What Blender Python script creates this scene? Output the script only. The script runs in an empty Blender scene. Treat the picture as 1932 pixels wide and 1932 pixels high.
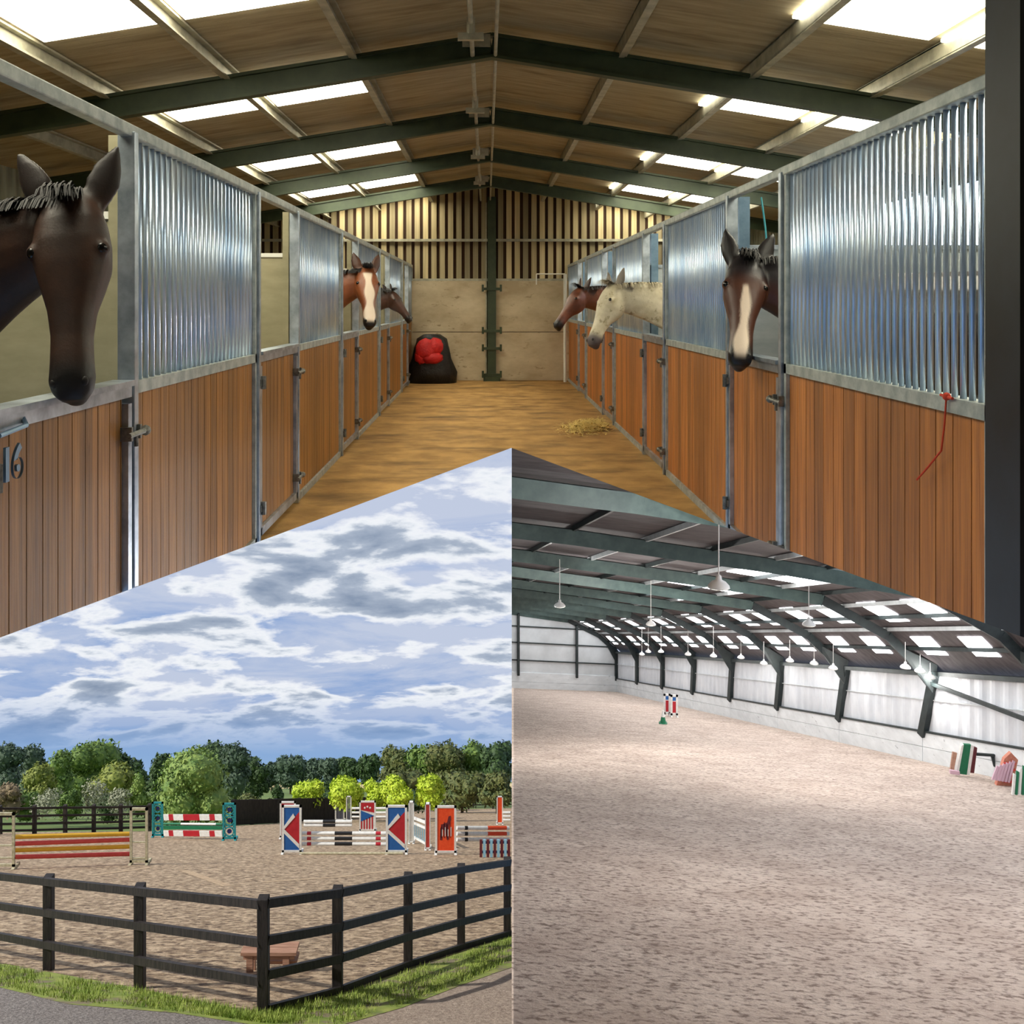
import bpy, bmesh, math, random
from mathutils import Vector as V, Matrix
random.seed(7)
S=bpy.context.scene; COL=S.collection
F=1900.0; PX=918.0; PY=570.0; H=1.5
# ---------- camera ----------
cd=bpy.data.cameras.new('camera'); cam=bpy.data.objects.new('camera',cd); COL.objects.link(cam)
cam.location=(0,0,H); cam.rotation_euler=(math.pi/2,0,0)
cd.sensor_width=36; cd.lens=36*F/1932; cd.shift_x=(966-PX)/1932; cd.shift_y=-(966-PY)/1932
cd.clip_start=0.02; cd.clip_end=3000
S.camera=cam
S.view_settings.view_transform='Standard'; S.view_settings.look='None'; S.view_settings.gamma=1
S.view_settings.use_curve_mapping=False; S.view_settings.exposure=0.0
def at(u,v,Y): return V(((u-PX)*Y/F, Y, H+(PY-v)*Y/F))
# ---------- materials ----------
def lin(c):
    return tuple(((x/255)/12.92 if x/255<=.04045 else ((x/255+.055)/1.055)**2.4) for x in c)+(1,)
MATS={}
def mat(name,c,c2=None,rough=.7,metal=0,scale=(4,4,4),detail=6,bump=0,bscale=None,emit=0,spec=.5,lo=.35,hi=.65,third=None,plank=None,wave=None,speck=None,coat=0):
    m=bpy.data.materials.new(name); m.use_nodes=True; nt=m.node_tree; N=nt.nodes; L=nt.links
    b=N['Principled BSDF']; b.inputs['Roughness'].default_value=rough; b.inputs['Metallic'].default_value=metal
    b.inputs['Specular IOR Level'].default_value=spec
    if coat: b.inputs['Coat Weight'].default_value=coat
    b.inputs['Base Color'].default_value=lin(c)
    if emit:
        b.inputs['Emission Color'].default_value=lin(c); b.inputs['Emission Strength'].default_value=emit
    tc=N.new('ShaderNodeTexCoord'); co=tc.outputs['Object']
    def mapped(s):
        mp=N.new('ShaderNodeMapping'); mp.inputs['Scale'].default_value=s; L.new(co,mp.inputs['Vector']); return mp.outputs[0]
    def noise(s,d,r=.6):
        n=N.new('ShaderNodeTexNoise'); n.inputs['Scale'].default_value=1; n.inputs['Detail'].default_value=d; n.inputs['Roughness'].default_value=r
        L.new(mapped(s),n.inputs['Vector']); return n.outputs['Fac']
    def ramp(f,a,bb,x0,x1):
        r=N.new('ShaderNodeValToRGB'); r.color_ramp.elements[0].color=a; r.color_ramp.elements[1].color=bb
        r.color_ramp.elements[0].position=x0; r.color_ramp.elements[1].position=x1; L.new(f,r.inputs[0]); return r.outputs[0]
    def mix(f,a,bb,mode='MIX'):
        x=N.new('ShaderNodeMix'); x.data_type='RGBA'; x.blend_type=mode
        if isinstance(f,(int,float)): x.inputs[0].default_value=f
        else: L.new(f,x.inputs[0])
        for i,q in ((6,a),(7,bb)):
            if isinstance(q,tuple): x.inputs[i].default_value=q
            else: L.new(q,x.inputs[i])
        return x.outputs[2]
    colr=lin(c)
    if c2:
        colr=ramp(noise(scale,detail),lin(c),lin(c2),lo,hi)
    if third:
        k,s3,a3,b3=third
        f=ramp(noise(s3,4),(0,0,0,1),(1,1,1,1),a3,b3); colr=mix(f,colr,lin(k))
    if speck:
        k,sc,th=speck
        vo=N.new('ShaderNodeTexVoronoi'); vo.inputs['Scale'].default_value=sc; L.new(co,vo.inputs['Vector'])
        f=ramp(vo.outputs['Distance'],(1,1,1,1),(0,0,0,1),th*.5,th); colr=mix(f,colr,lin(k))
    if plank:
        axis,w,ofs=plank
        sp=N.new('ShaderNodeSeparateXYZ'); L.new(co,sp.inputs[0])
        d=N.new('ShaderNodeMath'); d.operation='DIVIDE'; L.new(sp.outputs[axis],d.inputs[0]); d.inputs[1].default_value=w
        fl=N.new('ShaderNodeMath'); fl.operation='FLOOR'; L.new(d.outputs[0],fl.inputs[0])
        wn=N.new('ShaderNodeTexWhiteNoise'); wn.noise_dimensions='1D'; L.new(fl.outputs[0],wn.inputs['W'])
        colr=mix(1.0,colr,ramp(wn.outputs[0],(ofs,ofs,ofs,1),(1.15,1.12,1.08,1),0,1),'MULTIPLY')
    if not isinstance(colr,tuple):
        L.new(colr,b.inputs['Base Color'])
        if emit: L.new(colr,b.inputs['Emission Color'])
    if bump or wave:
        h=None
        if bump: h=noise(bscale or scale,8,.65)
        if wave:
            axis,per,st=wave
            sp=N.new('ShaderNodeSeparateXYZ'); L.new(co,sp.inputs[0])
            d=N.new('ShaderNodeMath'); d.operation='MULTIPLY'; L.new(sp.outputs[axis],d.inputs[0]); d.inputs[1].default_value=2*math.pi/per
            si=N.new('ShaderNodeMath'); si.operation='SINE'; L.new(d.outputs[0],si.inputs[0]); h=si.outputs[0]; bump=st
        bp=N.new('ShaderNodeBump'); bp.inputs['Strength'].default_value=min(bump,1); bp.inputs['Distance'].default_value=.03 if bump<=1 else .03*bump
        L.new(h,bp.inputs['Height']); L.new(bp.outputs[0],b.inputs['Normal'])
    MATS[name]=m; return m
M=MATS
# ---------- objects ----------
ORG={}
def tag(o,label=None,cat=None,group=None,kind=None):
    if label: o['label']=label
    if cat: o['category']=cat
    if group: o['group']=group
    if kind: o['kind']=kind
    return o
def thing(name,label,cat,loc,group=None):
    o=bpy.data.objects.new(name,None); COL.objects.link(o); o.location=loc; o.empty_display_size=.1
    ORG[o]=V(loc); return tag(o,label,cat,group)
# clip planes: keep where dot(n,p-c)>0
def plane_line(a,b):
    p=at(*a,1)-V((0,0,H)); q=at(*b,1)-V((0,0,H)); n=p.cross(q); n.normalize()
    if n.z<0: n=-n
    return n
NL=plane_line((0,1203),(965,845)); NR=plane_line((965,845),(1932,1203)); C0=V((0,0,H))
NA=V((1,-(965.5-PX)/F,0)).normalized()
CLIP={'L':[NL],'R':[NR],'A':[NA,-NR]}
class MB:
    def __init__(s): s.v=[]; s.f=[]; s.m=[]
    def add(s,vs,fs,mi=0):
        o=len(s.v); s.v+= [V(x) for x in vs]; s.f+=[tuple(i+o for i in f) for f in fs]; s.m+=[mi]*len(fs); return s
    def hexa(s,p,mi=0):
        return s.add(p,[(0,3,2,1),(4,5,6,7),(0,1,5,4),(1,2,6,5),(2,3,7,6),(3,0,4,7)],mi)
    def box(s,x0,x1,y0,y1,z0,z1,mi=0):
        return s.hexa([(x0,y0,z0),(x1,y0,z0),(x1,y1,z0),(x0,y1,z0),(x0,y0,z1),(x1,y0,z1),(x1,y1,z1),(x0,y1,z1)],mi)
    def beam(s,p,q,w,h,mi=0,side=None):
        p=V(p);q=V(q);d=(q-p).normalized()
        if side is None:
            side=d.cross(V((0,0,1)))
            if side.length<.05: side=V((1,0,0))
        side=V(side); side=(side-d*side.dot(d)).normalized(); up=side.cross(d)
        a=side*w/2;b=up*h/2
        return s.hexa([p-a-b,p+a-b,p+a+b,p-a+b,q-a-b,q+a-b,q+a+b,q-a+b],mi)
    def tube(s,p,q,r,n=8,r2=None,mi=0):
        p=V(p);q=V(q); r2=r if r2 is None else r2; d=(q-p).normalized()
        a=d.cross(V((0,0,1)));  a=V((1,0,0)) if a.length<.05 else a.normalized(); b=d.cross(a)
        A=[p+(a*math.cos(t)+b*math.sin(t))*r for t in [2*math.pi*i/n for i in range(n)]]
        B=[q+(a*math.cos(t)+b*math.sin(t))*r2 for t in [2*math.pi*i/n for i in range(n)]]
        return s.add(A+B,[(i,(i+1)%n,n+(i+1)%n,n+i) for i in range(n)]+[tuple(range(n))[::-1],tuple(range(n,2*n))],mi)
    def loft(s,rings,mi=0,cap=True):
        n=len(rings[0]); vs=[p for r in rings for p in r]; fs=[]
        for k in range(len(rings)-1):
            for i in range(n): fs.append((k*n+i,k*n+(i+1)%n,(k+1)*n+(i+1)%n,(k+1)*n+i))
        if cap: fs+= [tuple(range(n))[::-1],tuple(range((len(rings)-1)*n,len(rings)*n))]
        return s.add(vs,fs,mi)
    def lathe(s,c,prof,n=16,mi=0):
        c=V(c); return s.loft([[c+V((r*math.cos(2*math.pi*i/n),r*math.sin(2*math.pi*i/n),z)) for i in range(n)] for r,z in prof],mi)
    def poly(s,pts,th,mi=0,nrm=None):
        pts=[V(p) for p in pts]; n=len(pts)
        if nrm is None: nrm=(pts[1]-pts[0]).cross(pts[2]-pts[1]).normalized()
        nrm=V(nrm)
        return s.add(pts+[p+nrm*th for p in pts],[tuple(range(n))[::-1],tuple(range(n,2*n))]+[(i,(i+1)%n,n+(i+1)%n,n+i) for i in range(n)],mi)
    def ball(s,c,r,mi=0,sub=2,jit=0):
        bm=bmesh.new(); bmesh.ops.create_icosphere(bm,subdivisions=sub,radius=1)
        c=V(c); r=V(r) if not isinstance(r,(int,float)) else V((r,r,r))
        o=[]
        for x in bm.verts:
            k=1+random.uniform(-jit,jit); o.append(V((c.x+x.co.x*r.x*k,c.y+x.co.y*r.y*k,c.z+x.co.z*r.z*k)))
        fs=[tuple(q.index for q in f.verts) for f in bm.faces]; bm.free()
        return s.add(o,fs,mi)
    def build(s,name,m,parent=None,clip=None,smooth=False,bevel=0,kind=None):
        org=ORG[parent] if parent else V((0,0,0))
        me=bpy.data.meshes.new(name)
        vs=s.v; 
        if parent is None and vs and kind!='structure':
            lo=V((min(p.x for p in vs),min(p.y for p in vs),min(p.z for p in vs))); hi=V((max(p.x for p in vs),max(p.y for p in vs),max(p.z for p in vs)))
            org=V(((lo.x+hi.x)/2,(lo.y+hi.y)/2,lo.z))
        me.from_pydata([tuple(p) for p in vs],[],s.f); me.update()
        ms=m if isinstance(m,(list,tuple)) else [m]
        for x in ms: me.materials.append(MATS[x])
        for p,i in zip(me.polygons,s.m): p.material_index=i
        bm=bmesh.new(); bm.from_mesh(me)
        if clip:
            for n in CLIP[clip]:
                r=bmesh.ops.bisect_plane(bm,geom=bm.verts[:]+bm.edges[:]+bm.faces[:],plane_co=C0,plane_no=n,clear_inner=True,dist=1e-5)
                es=[e for e in r['geom_cut'] if isinstance(e,bmesh.types.BMEdge) and e.is_valid and len(e.link_faces)==1]
                if es and clip!='A': bmesh.ops.holes_fill(bm,edges=es)
            if not bm.faces: bm.free(); bpy.data.meshes.remove(me); return None
        bmesh.ops.recalc_face_normals(bm,faces=bm.faces)
        if smooth:
            for f in bm.faces: f.smooth=True
        bmesh.ops.translate(bm,verts=bm.verts,vec=-org)
        bm.to_mesh(me); bm.free()
        o=bpy.data.objects.new(name,me); COL.objects.link(o)
        if parent: o.parent=parent; ORG[o]=org
        else: o.location=org; ORG[o]=org
        if bevel:
            bv=o.modifiers.new('bevel','BEVEL'); bv.width=bevel; bv.segments=2; bv.limit_method='ANGLE'
        if kind: o['kind']=kind
        return o
# ================= MATERIALS =================
mat('galvanised',(150,160,172),(196,206,216),rough=.38,metal=.85,scale=(9,9,9),bump=.08)
mat('galvanised_bar',(160,186,220),(214,226,240),rough=.32,metal=.7,scale=(5,5,2))
mat('rail_steel',(150,158,158),(190,196,192),rough=.5,metal=.5,scale=(14,14,14),bump=.1)
mat('larch_board',(128,84,34),(174,120,56),rough=.5,scale=(38,38,1.6),detail=8,plank=(1,.115,.72),third=((96,46,16),(10,22,2.2),.66,.74),bump=.25,bscale=(60,60,2))
mat('larch_board_right',(150,88,36),(196,124,56),rough=.5,scale=(38,38,1.6),detail=8,plank=(1,.13,.66),third=((110,44,12),(10,22,2.2),.68,.76),bump=.25,bscale=(60,60,2))
mat('stable_floor',(150,112,58),(188,146,84),rough=.85,scale=(3,3,3),bump=.35,bscale=(26,60,26),third=((104,76,38),(1.1,2.4,1),.5,.72))
mat('concrete_panel',(176,158,128),(206,190,160),rough=.85,scale=(1.6,1.6,3),bump=.12,bscale=(30,30,30),third=((150,130,100),(6,6,14),.62,.72))
mat('cream_board',(138,132,102),(160,152,122),rough=.7,scale=(3,3,8))
mat('grey_board',(150,160,166),(176,184,188),rough=.7,scale=(3,3,8))
mat('gable_cladding',(176,160,120),(206,190,150),rough=.7,scale=(20,20,.6),plank=(0,.16,.42))
mat('gap_dark',(48,30,20),(70,46,30),rough=.9,scale=(14,14,1))
mat('fibre_cement',(148,136,108),(176,162,132),rough=.9,scale=(1.2,16,8),detail=8,bump=.35,bscale=(1.5,40,10),third=((118,104,80),(1,5,2),.55,.75))
mat('rafter_green',(40,52,32),(54,66,42),rough=.55,scale=(6,6,6))
mat('purlin_steel',(150,146,128),(184,180,160),rough=.5,metal=.3,scale=(8,8,8))
mat('rooflight',(255,250,226),emit=13,rough=.5)
mat('window_daylight',(215,232,255),emit=5,rough=.4)
mat('dark_column',(14,18,24),(26,32,40),rough=.45,scale=(6,6,6),metal=.2)
mat('side_cladding',(120,122,104),(150,150,130),rough=.7,scale=(6,6,1),wave=(1,.19,.8))
mat('steel_fitting',(92,92,88),(140,138,130),rough=.45,metal=.7,scale=(30,30,30))
mat('sign_blue',(98,124,146),(120,146,170),rough=.4,metal=.5,scale=(9,9,9))
mat('black_plastic',(14,14,16),(28,26,28),rough=.4,scale=(9,9,9),bump=.5,bscale=(14,14,14))
mat('red_sack',(170,12,16),(206,30,26),rough=.6,scale=(7,7,7),bump=.5,bscale=(12,12,12))
mat('white_metal',(226,224,214),rough=.5)
mat('straw',(216,186,96),(236,214,140),rough=.9,scale=(30,30,30))
mat('twine',(206,66,40),rough=.8)
mat('cable_blue',(60,150,160),rough=.5)
# horses
mat('coat_brown',(44,25,16),(62,36,22),rough=.5,scale=(9,9,9),bump=.1,bscale=(90,90,90))
mat('coat_bay',(116,62,34),(144,84,50),rough=.42,scale=(7,7,7),bump=.1,bscale=(90,90,90))
mat('coat_dark_bay',(58,36,28),(80,52,42),rough=.42,scale=(7,7,7),bump=.1,bscale=(90,90,90))
mat('coat_black',(30,26,30),(46,40,44),rough=.38,scale=(6,6,6),bump=.1,bscale=(90,90,90))
mat('coat_chestnut',(84,44,28),(122,68,44),rough=.42,scale=(7,7,7),bump=.1,bscale=(90,90,90))
mat('coat_grey',(214,204,180),(190,178,148),rough=.6,scale=(10,10,10),third=((150,136,104),(16,16,16),.56,.68),bump=.1,bscale=(90,90,90))
mat('muzzle_black',(16,12,12),(30,22,22),rough=.45,scale=(10,10,10))
mat('muzzle_grey',(70,60,60),(110,96,92),rough=.5,scale=(14,14,14))
mat('blaze_white',(226,206,184),(240,228,210),rough=.6,scale=(14,14,14))
mat('mane_black',(14,10,10),(26,18,16),rough=.6,scale=(40,40,4))
mat('mane_grey',(150,138,112),(196,186,160),rough=.6,scale=(40,40,4))
mat('eye_dark',(6,4,4),rough=.22)
# outdoor
mat('arena_sand',(156,132,104),(214,188,156),rough=.95,scale=(5,5,5),detail=12,lo=.4,hi=.6,third=((104,82,64),(7,10,8),.5,.62),bump=3,bscale=(5,7,7))
mat('raked_track',(206,180,146),(176,148,118),rough=.95,scale=(5,5,5),bump=1,bscale=(9,9,9))
mat('gravel',(118,110,106),(172,164,158),rough=.95,scale=(24,24,24),detail=8,speck=((92,84,82),30,.3),bump=1,bscale=(28,28,28))
mat('path_grit',(150,132,118),(188,170,154),rough=.95,scale=(16,16,16),detail=8,bump=.8,bscale=(22,22,22))
mat('grass_ground',(116,138,54),(160,168,84),rough=.95,scale=(4,4,4),third=((134,122,98),(3,3,3),.5,.6))
mat('field_green',(84,110,48),(116,132,62),rough=.95,scale=(.2,.2,.2))
mat('field_straw',(200,176,120),(216,196,144),rough=.95,scale=(.1,.1,.1))
mat('grass_blade',(112,140,50),(162,176,84),rough=.8,scale=(5,5,5))
mat('fence_black',(26,22,24),(50,44,42),rough=.6,scale=(30,30,4),bump=.3,bscale=(50,50,8))
mat('fence_far',(34,28,26),(52,44,38),rough=.8,scale=(10,10,3))
mat('bench_wood',(158,118,98),(186,146,124),rough=.7,scale=(4,40,40),bump=.3)
for n,a,b in (('leaf_dark',(38,62,30),(66,92,40)),('leaf_mid',(66,96,38),(108,132,52)),('leaf_olive',(96,112,44),(144,150,64)),('leaf_willow',(92,124,58),(140,160,78)),
              ('leaf_blue',(52,74,58),(80,100,74)),('leaf_lime',(158,184,36),(192,210,60)),('leaf_autumn',(66,84,40),(106,108,54)),('leaf_silver',(120,128,100),(176,176,150)),('leaf_russet',(96,82,60),(136,118,88))):
    mat(n,a,b,rough=.7,scale=(2.5,2.5,2.5),detail=3)
mat('bark',(74,60,46),(96,82,64),rough=.9,scale=(10,10,2))
mat('paint_white',(232,232,228),(214,214,210),rough=.5,scale=(9,9,9))
mat('paint_blue',(24,86,156),(30,96,166),rough=.45,scale=(9,9,9))
mat('paint_red',(170,26,42),(184,34,48),rough=.45,scale=(9,9,9))
mat('paint_orange',(222,66,26),(232,84,40),rough=.45,scale=(9,9,9))
mat('paint_teal',(20,130,140),(34,148,152),rough=.45,scale=(9,9,9))
mat('paint_navy',(24,40,110),rough=.45)
mat('paint_black',(18,18,20),rough=.45)
mat('paint_green',(14,104,70),(20,116,80),rough=.45,scale=(9,9,9))
mat('paint_yellow',(232,180,48),(222,168,40),rough=.5,scale=(9,9,9))
mat('paint_coral',(222,82,74),(208,70,64),rough=.5,scale=(9,9,9))
mat('paint_grey',(120,124,140),rough=.5)
mat('paint_maroon',(96,30,40),rough=.5)
mat('paint_paleblue',(140,190,214),rough=.5)
mat('pole_weathered',(196,190,160),(156,148,120),rough=.7,scale=(12,12,12))
# indoor arena
mat('arena_floor',(188,168,154),(214,196,182),rough=.95,scale=(1.2,1.2,1.2),detail=8,third=((132,112,100),(9,13,9),.5,.64),bump=3,bscale=(6,9,6))
mat('kick_board',(224,228,230),(206,210,212),rough=.6,scale=(1.2,1.2,3),third=((170,174,176),(3,3,9),.66,.7))
mat('kick_joint',(120,122,122),rough=.7)
mat('arena_cladding',(196,200,206),(214,217,221),rough=.6,scale=(2,2,1))
mat('arena_cladding_far',(212,216,218),(190,194,196),rough=.6,scale=(.6,.6,.6))
mat('arena_roof',(66,60,62),(90,84,86),rough=.8,scale=(2,6,2))
mat('arena_frame',(26,34,36),(44,54,54),rough=.55,scale=(3,3,3))
mat('arena_rafter',(58,78,76),(78,98,94),rough=.55,scale=(3,3,3))
mat('arena_purlin',(196,202,204),(220,224,226),rough=.4,metal=.2,scale=(3,3,3))
mat('arena_rooflight',(250,252,255),emit=11,rough=.5)
mat('lamp_white',(232,230,226),rough=.4)
mat('outer_sheet',(90,96,98),(110,116,118),rough=.7,scale=(2,2,2))
m=bpy.data.materials.new('diffuser_sheet'); m.use_nodes=True; nt=m.node_tree; nt.nodes.remove(nt.nodes['Principled BSDF']); tr=nt.nodes.new('ShaderNodeBsdfTranslucent'); tr.inputs[0].default_value=(.9,.92,.93,1); nt.links.new(tr.outputs[0],nt.nodes['Material Output'].inputs[0]); MATS['diffuser_sheet']=m
mat('terracotta',(186,110,90),(206,140,116),rough=.8,scale=(12,12,12))
mat('pink_stripe',(214,180,196),rough=.8)
# ================= WORLD =================
w=bpy.data.worlds.new('sky'); S.world=w; w.use_nodes=True; nt=w.node_tree; N=nt.nodes; L=nt.links
for n in list(N): N.remove(n)
out=N.new('ShaderNodeOutputWorld'); bg=N.new('ShaderNodeBackground'); L.new(bg.outputs[0],out.inputs[0]); bg.inputs[1].default_value=1.0
tc=N.new('ShaderNodeTexCoord'); G=tc.outputs['Generated']
def vm(op,a,b=None,val=False):
    x=N.new('ShaderNodeVectorMath'); x.operation=op
    for i,q in enumerate((a,b)):
        if q is None: continue
        if isinstance(q,(tuple,list)): x.inputs[i].default_value=q
        else: L.new(q,x.inputs[i])
    return x.outputs['Value'] if val else x.outputs['Vector']
def mt(op,a,b=0.0,clamp=False):
    x=N.new('ShaderNodeMath'); x.operation=op; x.use_clamp=clamp
    for i,q in enumerate((a,b)):
        if isinstance(q,(int,float)): x.inputs[i].default_value=q
        else: L.new(q,x.inputs[i])
    return x.outputs[0]
up=(0,.4287,.9034)
el=vm('DOT_PRODUCT',G,up,True)
elp=mt('MAXIMUM',el,0.0)
den=mt('ADD',elp,.30)
dv=N.new('ShaderNodeCombineXYZ'); 
for i in range(3): L.new(den,dv.inputs[i])
pv=vm('DIVIDE',G,dv.outputs[0])
def wn(scale,det,ofs,st=(1,1,1),rough=.55,dist=0):
    mp=N.new('ShaderNodeMapping'); mp.inputs['Location'].default_value=ofs; mp.inputs['Scale'].default_value=st; L.new(pv,mp.inputs['Vector'])
    n=N.new('ShaderNodeTexNoise'); n.inputs['Scale'].default_value=scale; n.inputs['Detail'].default_value=det; n.inputs['Roughness'].default_value=rough; n.inputs['Distortion'].default_value=dist
    L.new(mp.outputs[0],n.inputs['Vector']); return n.outputs['Fac']
def wr(f,stops):
    r=N.new('ShaderNodeValToRGB'); e=r.color_ramp.elements
    e[0].position=stops[0][0]; e[0].color=stops[0][1]; e[1].position=stops[-1][0]; e[1].color=stops[-1][1]
    for p,c in stops[1:-1]:
        q=e.new(p); q.color=c
    L.new(f,r.inputs[0]); return r.outputs[0]
def wm(f,a,b):
    x=N.new('ShaderNodeMix'); x.data_type='RGBA'
    if isinstance(f,(int,float)): x.inputs[0].default_value=f
    else: L.new(f,x.inputs[0])
    for i,q in ((6,a),(7,b)):
        if isinstance(q,tuple): x.inputs[i].default_value=q
        else: L.new(q,x.inputs[i])
    return x.outputs[2]
base=wr(el,[(0.0,lin((150,182,220))),(.05,lin((116,154,208))),(.16,lin((134,164,212))),(.3,lin((126,156,208))),(.6,lin((90,130,196)))])
g1=(1,1,1,1); g0=(0,0,0,1)
thin=wr(wn(2.3,10,(3.1,1.2,.4),(.8,1.7,1.7),.62,.5),[(.3,g0),(.52,g1)])
c1=wm(mt('MULTIPLY',thin,.85),base,lin((202,210,228)))
puff=wn(3.8,12,(1.9,5.6,2.2),(1,1.4,1.4),.55,.15)
low=wn(2.9,10,(1.7,5.3,2.16),(1,1.5,1.5),.58,.15)
pm=wr(puff,[(.47,g0),(.53,g1)])
dens=wr(puff,[(.50,lin((252,253,255))),(.555,lin((232,237,244))),(.60,lin((172,184,202))),(.70,lin((134,150,174)))])
c2=wm(pm,c1,dens)
fade=wr(el,[(.02,g0),(.07,g1)])
final=wm(fade,base,c2)
L.new(final,bg.inputs[0])
sd=bpy.data.lights.new('sun','SUN'); sd.energy=4.4; sd.angle=.012; sd.color=(1,.95,.86)
so=bpy.data.objects.new('sun',sd); COL.objects.link(so)
so.rotation_euler=V((-.76,-.22,.6)).to_track_quat('Z','Y').to_euler()
# ================= STABLE AISLE =================
WL=-1.435; WR=1.57; YE=19.3; ZT=2.18; ZM=1.18
RX=.04; RZ=3.52; RS=.16; HW=5.0
def rz(x): return RZ-RS*abs(x-RX)
def lineY(X): # where the left/right cut meets the floor
    n=NL if X<.0247*10 else NR
    return (n.x*-X+n.z*H)/n.y   # n.(X,Y,-H)=0
def cutY(X,n): return (n.z*H-n.x*X)/n.y
m=MB(); ax=.2565; ay=cutY(ax,NL)
def fl(pts): 
    m.poly([(x,y,0) for x,y in pts],-.08,0,(0,0,1))
fl([(-HW,cutY(-HW,NL)),(ax,ay),(ax,YE),(-HW,YE)]); m.build('floor','stable_floor',clip='L',kind='structure'); m=MB()
fl([(ax,ay),(HW,cutY(HW,NR)),(HW,YE),(ax,YE)]); m.build('floor','stable_floor',clip='R',kind='structure')
m=MB(); m.box(-HW,HW,-2.6,1.4,-.08,0); m.build('floor','stable_floor',kind='structure')
# roof sheets, side walls, rear wall
for sx in (-1,1):
    q=MB(); xe=sx*(HW+.05)
    z0=rz(xe)+.2; zr=RZ+.2
    q.hexa([(RX,-2.6,zr),(xe,-2.6,z0),(xe,YE+.2,z0),(RX,YE+.2,zr),(RX,-2.6,zr+.05),(xe,-2.6,z0+.05),(xe,YE+.2,z0+.05),(RX,YE+.2,zr+.05)])
    q.build('ceiling','fibre_cement',kind='structure')
    q=MB(); q.box(sx*HW,sx*(HW+.06),-2.6,YE+.2,-.08,rz(sx*HW)+.25); q.build('wall_left' if sx<0 else 'wall_right','side_cladding',clip='L' if sx<0 else 'R',kind='structure')
q=MB(); q.box(-HW,HW,-2.66,-2.6,-.08,3.8); q.build('wall_rear','side_cladding',kind='structure')
# far end wall
wb=MB().box(-HW,HW,YE,YE+.12,0,.02).build('wall_back','concrete_panel',kind='structure'); 
zz=[0,.93,1.91]
q=MB(); q.box(-HW,HW,YE+.08,YE+.12,0,1.95); q.build('panel_backing','gap_dark',wb)
for k in range(2):
    for x0,x1 in ((-4.9,-1.75),(-1.73,RX-.03),(RX+.0,1.85),(1.87,4.9)):
        MB().box(x0+.006,x1-.006,YE-.06,YE+.08,zz[k]+.006,zz[k+1]-.006).build('concrete_panel','concrete_panel',wb)
q=MB(); q.poly([(-HW,YE+.06,1.9),(HW,YE+.06,1.9),(HW,YE+.06,rz(HW)+.21),(RX,YE+.06,RZ+.21),(-HW,YE+.06,rz(-HW)+.21)],.06,1,(0,1,0))
x=-4.9
while x<4.9:
    q.box(x,x+.1,YE+.02,YE+.06,1.91,rz(x)+.2,0); x+=.16
q.build('gable_cladding',['gable_cladding','gap_dark'],wb)
MB().box(-4.9,4.9,YE-.04,YE+.02,2.66,2.71).box(-4.9,4.9,YE-.05,YE+.01,1.9,1.95).build('sheeting_rail','purlin_steel',wb)
t=thing('steel_column','dark green steel column standing at the centre of the far end wall of the stable','column',(.1,YE-.15,0))
MB().box(.02,.18,YE-.2,YE-.06,0,3.5).build('shaft','rafter_green',t); MB().box(-.02,.005,YE-.1,YE-.06,0.1,3.4).build('light_edge','purlin_steel',t)
for z in (.12,.62,.95,1.75): MB().box(-.09,.29,YE-.23,YE-.18,z-.025,z+.025).tube((-.07,YE-.25,z-.05),(-.07,YE-.25,z+.08),.02).tube((.27,YE-.25,z-.05),(.27,YE-.25,z+.08),.02).build('hinge_bracket','rafter_green',t)
MB().box(-.06,.26,YE-.24,YE-.08,0,.09).build('base_plate','rafter_green',t)
# rafters (portal frames)
RY=[-.9,2.15,5.0,7.95,10.95,13.8,16.8]
for i,y in enumerate(RY):
    if i==0: continue
    where=['','overhead nearest the camera','above the nearest skylight pair','first one fully in view, crossing the top of the aisle','second one down the aisle','third one down the aisle','fourth one down the aisle nearest the gable'][i]
    t=thing('roof_rafter','dark green steel roof rafter, '+where,'rafter',(RX,y,RZ),'green steel rafters of the stable roof')
    for sx in (-1,1):
        xe=sx*HW
        p=V((RX,y,RZ)); e=V((xe,y,rz(xe))); 
        MB().beam(p+V((0,0,-.085)),e+V((0,0,-.085)),.1,.025).beam(p+V((0,0,.085)),e+V((0,0,.085)),.1,.025).beam(p,e,.03,.17).build('rafter_arm','rafter_green',t)
    MB().box(-.19,.03,y-.07,y-.05,RZ-.02,RZ+.08).build('ridge_plate','purlin_steel',t)
# purlins
for k,x in enumerate((-4.0,-3.0,-2.05,-1.05,1.07,2.1,3.05,4.1)):
    side='left' if x<0 else 'right'; order={0:'lowest',1:'second lowest',2:'second highest',3:'highest',4:'highest',5:'second highest',6:'second lowest',7:'lowest'}[k]
    z=rz(x)+.15
    q=MB(); q.box(x-.03,x+.03,-2.5,YE,z+.03,z+.045).box(x-.03,x-.015,-2.5,YE,z-.07,z+.04).box(x-.03,x+.03,-2.5,YE,z-.08,z-.065)
    tag(q.build('roof_purlin','purlin_steel'),'pale steel purlin running along the '+side+' roof slope, '+order+' on that side','purlin','purlins under the stable roof')
for x,r in ((-.11,.018),(.07,.014)):
    tag(MB().tube((x,-2,RZ-.08),(x,YE-.1,RZ-.08),r).build('ridge_conduit','purlin_steel'),'thin pale conduit pipe along the ridge, '+('left of the two' if x<0 else 'right of the two'),'conduit')
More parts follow.
